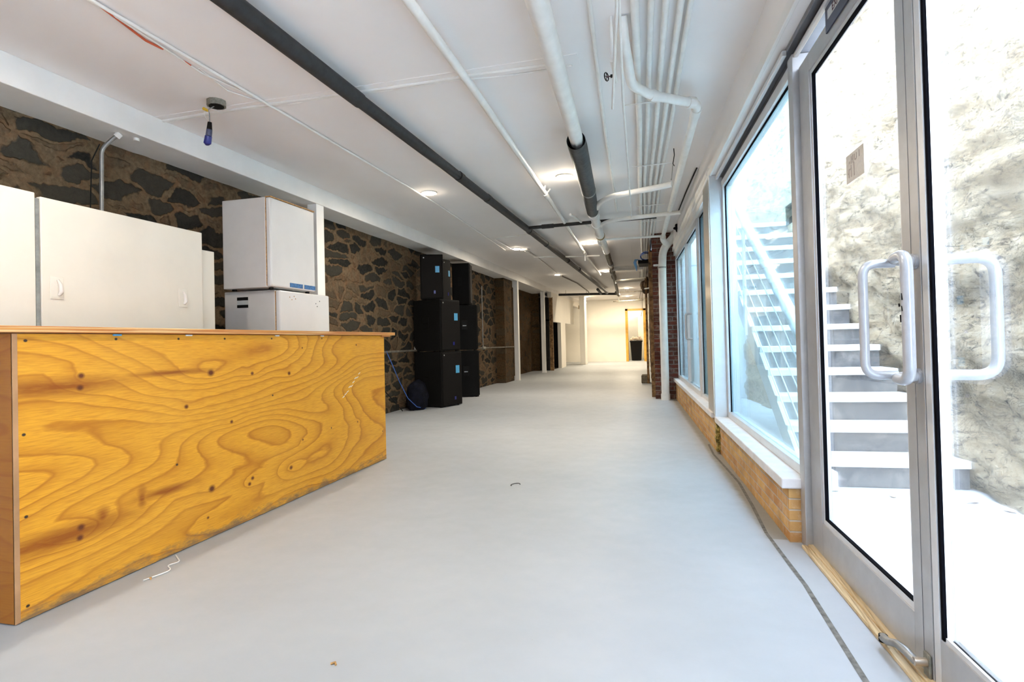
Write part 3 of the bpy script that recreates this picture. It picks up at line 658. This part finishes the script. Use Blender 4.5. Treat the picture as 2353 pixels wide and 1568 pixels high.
# parallel risers
RG='parallel white pipes under the ceiling'
for i,(pts,r,lb) in enumerate((
 ([(-.245,-.5),(-.311,2.808),(-.395,4.336),(-.548,7.637)],.012,'leftmost thin white conduit of the parallel ceiling runs'),
 ([(-.03,-.5),(-.093,2.84),(-.14,4.646),(-.20,6.2),(-.36,11.5),(-.62,19)],.022,'first thicker white pipe from the left in the parallel run'),
 ([(.045,-.5),(-.014,2.864),(-.08,4.666),(-.15,6.2),(-.32,11.5),(-.58,19)],.017,'second white pipe in the parallel ceiling run'),
 ([(.12,-.5),(.058,2.886),(-.016,4.687),(-.09,6.2),(-.28,11.5),(-.54,19)],.018,'third white pipe in the parallel ceiling run'),
 ([(.19,-.5),(.13,2.908),(.04,4.706),(-.035,6.2),(-.24,11.5)],.018,'fourth white pipe in the parallel ceiling run'),
 ([(.24,-.5),(.177,2.923),(.094,4.724),(.015,6.2),(-.2,11.5)],.016,'rightmost white pipe of the parallel ceiling run'))):
    pipe('ceiling_pipe',lb,[(x,y,ZC-r-.010 if i else ZC-.02) for x,y in pts],r,M['pipew'],12,'pipe',RG)
for y in (4.1,5.6,7.3,8.3): tag(box('pipe_strap',(-.22-.02*(y-4),y,ZC-.056),(.17-.035*(y-4),y+.015,ZC-.050),M['pipew']),{4.1:'pipe strap across the parallel pipes nearest the wheel valve',5.6:'white pipe strap before the first branch pipe',7.3:'white pipe strap across the parallel pipes at the branch',8.3:'white pipe strap across the parallel pipes farthest away'}[y],'bracket','straps holding the ceiling pipes')
pipe('ceiling_tube','thin white hanging tube left of the drain elbow',[(-.135,2.0,2.46),(-.154,2.45,2.41),(-.225,3.16,2.42),(-.263,3.53,2.40)],.0075,M['pipew'],10)
pipe('ceiling_tube','thin white tube passing beside the drain elbow',[(-.12,2.0,2.47),(-.147,2.488,2.45),(-.20,3.544,2.45),(-.26,5.1,2.47),(-.36,7.5,2.52)],.0075,M['pipew'],10)
t=thing('elbow_drain_pipe','white drain pipe with two elbows sloping down beside the windows','pipe',(0,3.7,2.5))
tube('pipe_run',rnd([(-.17,3.05,ZC),(-.165,3.12,2.60),(-.150,3.62,2.565),(-.03,3.80,2.56),(.262,4.02,2.555),(.03,9.20,2.56)],.07),.030,M['pipew'],t,18)
tube('coupling',[(.20,3.975,2.556),(.24,4.00,2.556)],.037,M['pipew'],t,18)
tube('coupling',[(.258,4.10,2.555),(.252,4.24,2.555)],.036,M['pipew'],t,18)
tube('coupling',[(-.04,3.79,2.56),(-.01,3.815,2.56)],.037,M['pipew'],t,18)
# wheel valve
t=thing('gate_valve','small dark wheel valve on the side of the ceiling pipes','valve',(-.27,3.3,2.45))
b=MB(); 
c0=Vector((-.268,3.20,2.45)); rr=.022; ring=[(c0.x+.42*rr*cos(a*pi/8),c0.y+.9*rr*cos(a*pi/8),c0.z+rr*sin(a*pi/8)) for a in range(17)]
b.tube(ring,.0035,8,caps=False); b.tube([(c0.x-.42*rr,c0.y-.9*rr,c0.z),(c0.x+.42*rr,c0.y+.9*rr,c0.z)],.002,6); b.tube([(c0.x,c0.y,c0.z-rr),(c0.x,c0.y,c0.z+rr)],.002,6); b.build('hand_wheel',M['blackgloss'],t)
tube('stem',[c0,(c0.x+.045,c0.y,c0.z)],.004,M['ink'],t,8); tube('packing_nut',[(c0.x+.022,c0.y,c0.z),(c0.x+.038,c0.y,c0.z)],.010,M['blackgloss'],t,8)
tube('valve_body',[(c0.x+.045,c0.y-.18,c0.z),(c0.x+.045,c0.y+.1,c0.z+.01)],.010,M['pipew'],t,10); tube('valve_body',[(c0.x+.045,c0.y-.16,c0.z),(c0.x+.045,c0.y-.16,ZC)],.009,M['pipew'],t,10)
DP=drain
tube('branch',rnd([(-.72,6.75,2.53),(-.66,6.45,2.52),(-.50,6.2,2.52),(-.05,6.05,2.53),(.12,6.0,2.54)],.1),.030,M['pipew'],DP,14)
tube('branch',rnd([(-.80,7.9,2.54),(-.72,7.6,2.52),(-.58,7.40,2.51),(.02,7.33,2.52),(.24,7.30,2.52)],.1),.026,M['pipew'],DP,14)
tube('branch',[(-.86,9.0,2.54),(-.50,9.0,2.54),(.0,9.05,2.545)],.018,M['pipew'],DP,12)
tube('branch',[(-1.02,12.5,2.50),(-.65,12.8,2.53),(-.40,12.9,2.55)],.05,M['pipew'],DP,14)
tube('branch',[(-1.13,14.6,2.42),(-.70,14.7,2.45),(-.40,14.8,2.47)],.045,M['wallw'],DP,14)
for y in (2.2,5.6,8.2,11,15,18): 
    x=-.52-.055*(y-2.5); tube('hanger_rod',[(x-.0,y,2.58),(x,y,ZC)],.005,M['zinc'],DP,6)
t=thing('downpipe','thick white vertical downpipe in front of the brick pier','pipe',(.02,9.5,0))
tube('pipe_run',rnd([(.265,9.56,2.72),(.225,9.52,2.68),(.20,9.50,2.60),(.02,9.47,2.40),(.005,9.47,2.05),(.005,9.47,.10)],.14),[.063]*0 or .062,M['pipew'],t,24)
tube('foot_collar',[(.005,9.47,.0),(.005,9.47,.10)],.070,M['pipew'],t,24)
tube('clamp',[(.005,9.47,2.10),(.005,9.47,2.125)],.068,M['conduit'],t,24)
tube('elbow',rnd([(.03,9.18,2.56),(.03,9.30,2.52),(.10,9.47,2.47)],.1),.045,M['pipew'],t,18)
box('wall_bracket',(-.13,9.45,2.15),(-.05,9.62,2.165),M['pipew'],t)
pipe('window_head_pipe','thick white pipe along the wall above the far windows',[(.44,5.3,2.43),(.36,6.6,2.44),(.22,9.2,2.46)],.045,M['pipew'],16)
# far manifold
t=thing('manifold_pipe','long dark horizontal pipe crossing the far ceiling','pipe',(-2.4,19.5,2.5))
tube('pipe_run',[(-3.45,19.5,2.545),(-2.2,19.5,2.52),(-1.45,19.5,2.49)],.04,M['pipedk'],t,14)
for x in (-2.0,-1.8): tube('valve',[(x,19.5,2.52),(x-.05,18.9,2.62)],.045,M['pipedk2'],t,12)
for x in (-3.2,-2.5): tube('hanger_rod',[(x,19.5,2.54),(x,19.5,ZC)],.006,M['zinc'],t,6)
tube('riser',[(-1.42,18.5,2.46),(-1.42,19.5,2.45)],.05,M['pipeold'],t,12)
for lb,a_,b_,r_ in (('brown cross pipe just behind the dark manifold',(-1.45,20.3,2.60),(-.45,20.3,2.62),.02),('lowest brown cross pipe near the far wall',(-1.95,23.6,2.50),(-.75,23.6,2.52),.022)):
    t=thing('cross_pipe',lb,'pipe',a_); tube('pipe_run',[a_,b_],r_,M['pipeold'],t,10)
    for q in (.2,.8): v=Vector(a_).lerp(Vector(b_),q); tube('hanger_rod',[v,(v.x,v.y,ZC)],.005,M['zinc'],t,6)
pipe('cross_pipe','white cross pipe bridging the black pipe at the wire box',[(-2.40,10.9,2.62),(-1.75,11.0,2.60),(-1.15,11.1,2.60)],.014,M['pipew'],10)
pipe('conduit_run','thin white conduit loop beside the left far downlight',rnd([(-1.85,8.7,2.66),(-2.62,8.9,2.66),(-2.62,10.0,2.66)],.05),.010,M['pipew'],10)
pipe('conduit_run','white conduit running on from the wire box to the far lamp',[(-2.45,10.3,2.665),(-2.42,11.2,2.665),(-2.55,14.2,2.67)],.014,M['pipew'],10)
pipe('conduit_run','brown cable run beyond the middle left downlight',[(-2.55,14.9,2.675),(-2.45,17.0,2.67),(-2.4,19.2,2.60),(-2.4,19.5,2.54)],.016,M['pipeold'],8)
pipe('short_pipe_stub','short white pipe stub below the ceiling near the branch pipe',[(-1.10,7.2,2.58),(-1.02,8.4,2.64)],.016,M['pipew'],10)
t=thing('electrical_box','small white ceiling wire box beside the left far downlight','box',(-2.44,10.3,2.66))
box('box_body',(-2.50,10.22,2.655),(-2.36,10.38,ZC),M['pipew'],t,.004); tube('stub',[(-2.43,10.3,2.655),(-2.40,10.9,2.63)],.012,M['pipew'],t,8)
# long conduit on the left, painted into the ceiling joint
def wav(pts,amp,n,seed):
    P=[Vector(p) for p in pts]; out=[]
    for i in range(len(P)-1):
        for k in range(n):
            t_=k/n; v=P[i].lerp(P[i+1],t_); v.x+=amp*noise.noise(Vector((v.y*2,seed,v.x*2))); v.y+=amp*noise.noise(Vector((v.x*2,seed+5,v.y))); out.append(v)
    out.append(P[-1]); return out
pipe('surface_conduit','long thin white conduit on the ceiling left of the black pipe',[(-2.60,-.5,ZC-.016),(-2.600,3.352,ZC-.016),(-2.60,6.293,ZC-.016),(-2.78,10.2,ZC-.016)],.0095,M['pipew'],10)
pipe('surface_cable','white painted cable drooping beside the long thin conduit',wav([(-2.64,.6,ZC-.012),(-2.62,2.3,ZC-.014),(-2.685,2.9,ZC-.010),(-2.60,3.38,ZC-.012)],.02,10,2),.006,M['pipew'],8)
pipe('surface_cable','white painted cable curling toward the round junction box',wav([(-2.66,2.85,ZC-.008),(-2.72,3.15,ZC-.008),(-2.62,3.40,ZC-.008)],.01,8,4),.005,M['pipew'],8)
pipe('red_cable','red cable on the ceiling above the near end of the bar',wav([(-2.58,2.0,ZC-.014),(-2.625,2.25,ZC-.016),(-2.675,2.50,ZC-.012),(-2.665,2.60,ZC-.010)],.01,10,3),.0065,M['red'],10)
pipe('red_cable_scrap','short red scrap of cable showing through the white paint',wav([(-2.665,2.72,ZC-.010),(-2.67,2.80,ZC-.010)],.004,4,6),.004,M['red'],8)
pipe('ceiling_joint_cable','white painted cable run crossing the ceiling from beam to thick pipe',wav([(-3.53,3.43,ZC-.006),(-2.6,3.42,ZC-.008),(-1.896,3.42,ZC-.008),(-1.2,3.43,ZC-.008),(-.58,3.44,ZC-.008)],.02,14,1),.011,M['pipew'],8)
pipe('ceiling_joint_cable','thinner painted cable beside the crossing cable run',wav([(-3.5,3.46,ZC-.004),(-2.3,3.45,ZC-.006),(-1.5,3.47,ZC-.006),(-.5,3.50,ZC-.006)],.035,14,8),.007,M['pipew'],8)
struct(prism('trim_16',[(-3.527,3.36),(-.45,3.37),(-.45,3.50),(-3.527,3.49)],ZC-.004,ZC+.001,M['ceil']))
# junction box with dangling connectors
t=thing('junction_box','round grey metal junction box on the ceiling over the bar','box',(-2.917,3.275,ZC-.04))
tube('box_shell',[(-2.917,3.275,ZC),(-2.917,3.275,ZC-.038)],.062,M['zinc'],t,10); tube('box_opening',[(-2.917,3.275,ZC-.036),(-2.917,3.275,ZC-.040)],.050,M['black'],t,10)
t=thing('hanging_connector','dark and blue cable connector dangling from yellow wire nut','connector',(-2.985,3.25,2.36))
tube('wire_nut',[(-3.000,3.25,2.640),(-2.965,3.25,2.622)],[.011,.009],M['yellow'],t,10)
tube('wire',[(-2.93,3.27,2.655),(-2.962,3.25,2.628),(-2.953,3.25,2.60),(-2.951,3.25,2.535)],.0035,M['conduit'],t,8)
tube('wire',[(-2.995,3.25,2.635),(-2.99,3.25,2.585),(-2.965,3.25,2.545)],.0015,M['pipew'],t,6)
tube('plug_top',[(-2.951,3.25,2.54),(-2.955,3.25,2.49)],[.013,.018],M['black'],t,14)
tube('plug_collar',[(-2.955,3.25,2.49),(-2.962,3.25,2.448)],[.019,.020],M['slate'],t,14)
tube('plug_bottom',[(-2.964,3.25,2.445),(-2.974,3.25,2.398),(-2.972,3.25,2.388)],[.023,.024,.014],M['navy'],t,14)
# left wall conduits
t=thing('wall_conduit','grey conduit bending down the stone wall behind the cabinet','pipe',(-3.74,3.1,1.6))
tube('pipe_run',rnd([(-3.62,3.16,2.505),(-3.66,3.14,2.47),(-3.73,3.115,2.40),(-3.735,3.1,1.2)],.04),.013,M['conduit'],t,12)
tube('fitting',[(-3.62,3.16,2.51),(-3.64,3.15,2.485)],.022,M['paint'],t,12); tube('fitting',[(-3.60,3.27,2.51),(-3.60,3.27,2.49)],.02,M['paint'],t,12)
tube('cable',wav([(-3.70,3.09,2.42),(-3.735,3.06,2.3),(-3.75,3.055,1.9),(-3.75,3.07,1.3)],.015,6,2),.004,M['black'],t,8)
t=thing('wall_conduit','dark horizontal conduit low on the stone wall behind the speakers','pipe',(-3.78,10,.86))
tube('pipe_run',[(-3.77,5.0,.89),(-3.77,8.2,.885),(-3.77,11.9,.86),(-3.62,13.9,.85)],.016,M['pipeold'],t,10)
tube('junction',[(-3.76,11.72,.86),(-3.76,11.92,.86)],.032,M['zinc'],t,10)
pipe('wall_conduit','thin grey vertical conduit on the stone wall right of the speakers',[(-3.77,11.82,2.2),(-3.77,11.82,.86)],.011,M['conduit'],8)
pipe('blue_cable','blue cable hanging down the stone wall beside the dark bag',[(-3.76,7.33,.90),(-3.74,7.45,.72),(-3.70,7.60,.45),(-3.62,7.70,.20),(-3.55,7.85,.06),(-3.50,8.05,.012)],.006,M['bluec'],8)
pipe('black_cable','thin black cable on the wall left of the dark bag',[(-3.78,7.2,.40),(-3.72,7.4,.22),(-3.66,7.60,.03)],.007,M['black'],8)
# dark bag: lumpy closed surface
def lump(name,c,r,m,seed,amp=.18,parent=None,flat=True):
    bm=bmesh.new(); bmesh.ops.create_icosphere(bm,subdivisions=4,radius=1)
    for v in bm.verts:
        d=1+amp*noise.noise(v.co*1.8+Vector((seed,0,0)))+amp*.5*noise.noise(v.co*4.5+Vector((0,seed,0)))
        v.co=v.co*d
        if flat and v.co.z<-.75: v.co.z=-.75
        v.co=Vector((v.co.x*r[0],v.co.y*r[1],v.co.z*r[2]))
    me=bpy.data.meshes.new(name); bm.to_mesh(me); bm.free(); me.materials.append(m)
    for p in me.polygons: p.use_smooth=True
    o=bpy.data.objects.new(name,me); C.objects.link(o); o.location=c
    if parent: o.parent=parent; o.location=Vector(c)-wl(parent)
    return o
M['bag']=plain('dark_navy_fabric',(.005,.006,.014),.8,var=.4,scale=14,bump=.5,spec=.15)
tag(lump('bag',(-3.62,8.02,.185),(.15,.22,.245),M['bag'],3.3),'dark navy bag slumped against the wall left of the speakers','bag')
# ---------------------------------------------------------------- speakers
def speaker(name,label,c,yaw,w,d,z0,hgt,cat,group,taper=0,labels=True,handle=True,lbl_side='front'):
    # local: front face looks to +x, side with handle looks to -y ; c = near front corner on plan (front-left)
    o=thing(name,label,cat,(c[0],c[1],z0),group); o.rotation_euler=(0,0,yaw)
    def L(mb,n,m,bev=0):
        me_o=mb.build(n,m,None,bev,origin=(0,0,0)); me_o.parent=o; return me_o
    t_=taper
    p=[(-d,t_,0.012),(0,0,.012),(0,w,.012),(-d,w-t_,.012)]
    L(MB().hexa(p+[(x,y,hgt) for x,y,_ in p]),'cabinet',M['blackcab'],.01)
    L(MB().box((.0005,.02,.03),(.014,w-.02,hgt-.02)),'grille',M['grille'],.006)
    if labels:
        sub(L(MB().box((.0145,w*.66,hgt*.60),(.0165,w*.84,hgt*.74)),'blue_tag',M['blue']),'bright blue paper tag')
        L(MB().box((.0145,w*.58,.10),(.0165,w*.66,.15)),'badge',M['navy'])
        L(MB().tube([(.014,.06,hgt-.055),(.0175,.06,hgt-.055)],.010,10),'screw_cap',M['silver'])
    if handle:
        q=L(MB().box((-d*.66,-.004+t_*.6,hgt*.46),(-d*.42,.012+t_*.6,hgt*.66)),'handle_plate',M['black'],.004)
        hb=MB().box((-d*.62,-.008+t_*.6,hgt*.535),(-d*.46,-.0035+t_*.6,hgt*.555)).build('grip',M['conduit'] if handle==2 else M['blackcab'],None,origin=(0,0,0)); hb.parent=q
    for x in (-d+.05,-.05):
        for y in (.05+t_,w-.05-t_): L(MB().tube([(x,y,0),(x,y,.013)],.018,8),'foot',M['black'])
    return o
G1='black subwoofers in two stacks'; G2='black loudspeakers on top of the stacks'
A=(-3.30,8.22); yw=math.radians(-17)
s1=speaker('subwoofer','front stack subwoofer standing on the floor, with blue tag',A,yw,.52,.54,0,.858,'speaker',G1)
s2=speaker('subwoofer','front stack subwoofer in the middle, on the floor one',A,yw,.50,.54,.858,.812,'speaker',G1)
B2=(-3.27,9.95); yb=math.radians(19)
s3=speaker('subwoofer','rear stack subwoofer standing on the floor, nearest the far posts',(-3.27,9.95),yb,.42,.42,0,.845,'speaker',G1,labels=False,handle=2)
s4=speaker('subwoofer','rear stack subwoofer in the middle with grey handle bar',(-3.28,9.95),yb,.41,.42,.845,.83,'speaker',G1,labels=False,handle=2)
for o_ in (s1,s2):
    mb=MB().add([(-.53,-.002,.02),(-.53,-.002,.09),(-.485,-.002,.02),(-.53,-.004,.02),(-.53,-.004,.09),(-.485,-.004,.02)],[(0,1,2),(5,4,3),(0,3,4,1),(1,4,5,2),(2,5,3,0)]).build('corner_protector',M['silver'],None,origin=(0,0,0)); mb.parent=o_
s5=speaker('loudspeaker','top left loudspeaker facing out with big blue tag',(-3.66,8.32),math.radians(-68),.36,.25,1.670,.72,'speaker',G2,taper=.03,handle=False)
s6=speaker('loudspeaker','narrow looking top middle loudspeaker turned sideways',(-3.45,8.69),math.radians(-14),.26,.22,1.670,.69,'speaker',G2,taper=.02,handle=False)
s7=speaker('loudspeaker','top right loudspeaker on the rear stack',(-3.38,9.87),math.radians(12),.34,.32,1.675,.76,'speaker',G2,taper=.02,labels=False,handle=True)
# ---------------------------------------------------------------- right far clutter
t=thing('cable_tray','black equipment shelf with blue cables high on the right masonry','cable tray',(-.25,10.6,2.3))
box('shelf',(-.40,10.3,2.30),(-.12,10.8,2.36),M['black'],t,.004); box('equipment',(-.22,10.3,2.36),(-.10,10.7,2.52),M['bag'],t,.01)
for k in range(5):
    pts=[]; random.seed(20+k)
    for i in range(14):
        a=i/13*pi*1.6+k; pts.append((-.27+.09*cos(a)+random.uniform(-.01,.01),10.35+.05*k,2.44+.07*sin(a)))
    tube('coiled_cable',pts,.006,M['bag'] if k%2 else M['bluec'],t,6)
for k in range(4):
    random.seed(50+k); x=-.40-.012*k
    tube('dangling_cable',[( -.36,10.4,2.37),(x-.02,10.35,2.38),(x-.04,10.33,2.33),(x-.02+.01*k,10.33,2.24-.02*k)],.008,M['bluecl'],t,8)
pipe('wall_stub_pipe','thin white pipe bent along the right masonry under the shelf',rnd([(-.17,10.6,2.28),(-.18,11.6,1.98),(-.34,11.8,1.98)],.03),.014,M['pipew'],10)
tag(box('timber_strip',(-.215,9.95,0),(-.15,10.05,2.45),M['timber']),'old timber strip upright at the edge of the brick pier','timber')
tag(box('timber_strip',(-.37,12.9,0),(-.325,13.0,2.3),M['timber']),'old timber strip upright farther along the right masonry','timber')
struct(lump('wall_right_bulge',(-.40,15.2,2.35),(.14,.5,.22),M['stonex'],5,.15,flat=False))
t=thing('hanging_wire','two thin dark wires hanging from the far ceiling','wire',(-.5,14,1.7))
for x,z in ((-.52,1.55),(-.55,2.0)): tube('wire_strand',[(x,15,ZC),(x+.02,15,2.2),(x+.01,15,z+.15),(x-.02,15,z)],.006,M['pipeold'],t,6)
tag(box('concrete_block',(-.50,12.95,0),(-.325,13.35,.175),M['block'],bev=.015),'rough brown concrete block on the floor by the right masonry','block')
t=thing('trash_bin','black trash bin full of crumpled paper in the far doorway','trash bin',(-1.18,26.0,0))
p0=[(-1.38,25.8),(-.98,25.8),(-.98,26.2),(-1.38,26.2)]; p1=[(-1.43,25.75),(-.93,25.75),(-.93,26.25),(-1.43,26.25)]
MB().hexa([(x,y,.01) for x,y in p0]+[(x,y,.84) for x,y in p1]).build('bin_body',M['black'],t,.02)
MB().box((-1.45,25.73,.82),(-.91,26.27,.88)).build('bin_rim',M['black'],t,.012)
random.seed(5)
for k in range(7):
    tag(lump('crumpled_paper',(-1.38+.068*k,25.9+.14*(k%2),.925+.055*(k%2)+.02*(k%3)),(.058,.075,.065),M['crumple'],k*2.2,.4,flat=False),['crumpled beige paper at the left edge of the trash bin','crumpled paper raised second in the bin heap','crumpled paper third in the bin heap','crumpled paper at the middle of the bin heap','crumpled paper right of the middle of the bin heap','crumpled paper second from the right bin edge','crumpled beige paper at the right edge of the trash bin'][k],'paper','crumpled papers in the trash bin')
tag(box('wall_lamp',(-3.28,23.0,2.22),(-3.18,23.12,2.36),M['ochre'],bev=.01),'small brown fixture on the far left white wall','fixture')
# floor debris
pipe('string','thin white string lying on floor at the foot of the bar',rnd([(-2.20,2.00,.004),(-2.17,2.12,.004),(-2.24,2.16,.004),(-2.215,2.21,.004),(-2.30,2.27,.006)],.05,6),.0028,M['pipew'],6)
for i,(x,y,lb) in enumerate(((-1.019,3.866,'tiny curled wire scrap on the floor in the room centre'),(-1.035,1.60,'small rusty speck of debris on the near floor'),(-2.20,2.02,'tiny pink crumb on the floor beside the string'))):
    random.seed(i)
    if i==0: pts=[(x+.03*cos(a*.5),y+.035*sin(a*.6),.004) for a in range(9)]
    else: pts=[(x,y,.003),(x+.012,y+.008,.005),(x+.02,y-.002,.003)]
    pipe('floor_scrap',lb,pts,.0022 if i==0 else .0035,M['bag'] if i==0 else M['rust'],6,'debris')
pipe('black_wire','black wire strip along the ceiling beside the far window corner',[(.365,6.02,ZC-.008),(.30,6.9,ZC-.010),(.235,8.0,ZC-.008)],.008,M['black'],6,'wire')
t=thing('wire_scrap','small dark wire scrap dangling under the parallel white pipes','wire',(.13,5.3,2.6))
tube('strand',[(.13,5.25,ZC-.03),(.135,5.3,2.62),(.125,5.5,2.60),(.14,5.62,2.615)],.004,M['bag'],t,6); tube('strand',[(.125,5.5,2.60),(.12,6.1,2.61),(.118,6.3,ZC-.02)],.004,M['conduit'],t,6)
tag(lump('dark_lump',(.27,8.75,2.60),(.07,.09,.06),M['bag'],7.7,.5,flat=False),'dark lump standing in for a dark hole in the ceiling corner above the downpipe','cable')  # solid dark lump put in place of a dark hole
# ---------------------------------------------------------------- world, sun, camera
w=bpy.data.worlds.new('sky'); S.world=w; w.use_nodes=True; nt=w.node_tree; bg=nt.nodes['Background']
tc=nt.nodes.new('ShaderNodeTexCoord'); sp=nt.nodes.new('ShaderNodeSeparateXYZ'); nt.links.new(tc.outputs['Generated'],sp.inputs[0])
rp=nt.nodes.new('ShaderNodeValToRGB'); nt.links.new(sp.outputs[2],rp.inputs[0]); rp.color_ramp.elements[0].color=(.68,.81,1,1); rp.color_ramp.elements[1].color=(.62,.78,1,1)
nt.links.new(rp.outputs[0],bg.inputs[0]); bg.inputs[1].default_value=13.5
cam=bpy.data.cameras.new('camera'); co=bpy.data.objects.new('camera',cam); C.objects.link(co); S.camera=co
f,a,t,r=1320.131,.2579,.0133,.0241
def row(X,Y,Z):
    x=X*cos(a)+Y*sin(a); z=Y*cos(a)-X*sin(a); y=-Z
    y2=y*cos(t)+z*sin(t); z2=z*cos(t)-y*sin(t)
    return Vector((x*cos(r)+y2*sin(r), -(-x*sin(r)+y2*cos(r)), -z2))
c=[row(1,0,0),row(0,1,0),row(0,0,1)] # columns of world->cam ; transposed = cam->world rows
co.matrix_world=Matrix(((c[0][0],c[0][1],c[0][2],0),(c[1][0],c[1][1],c[1][2],0),(c[2][0],c[2][1],c[2][2],1.0),(0,0,0,1)))
cam.sensor_width=36; cam.lens=f*36/2353; cam.shift_y=-17.84/2353; cam.clip_start=.02
S.view_settings.view_transform='Standard'; S.view_settings.look='None'; S.view_settings.exposure=1.38; S.view_settings.gamma=1; S.view_settings.use_curve_mapping=False
S.cycles.max_bounces=10; S.cycles.diffuse_bounces=6; S.cycles.transparent_max_bounces=16
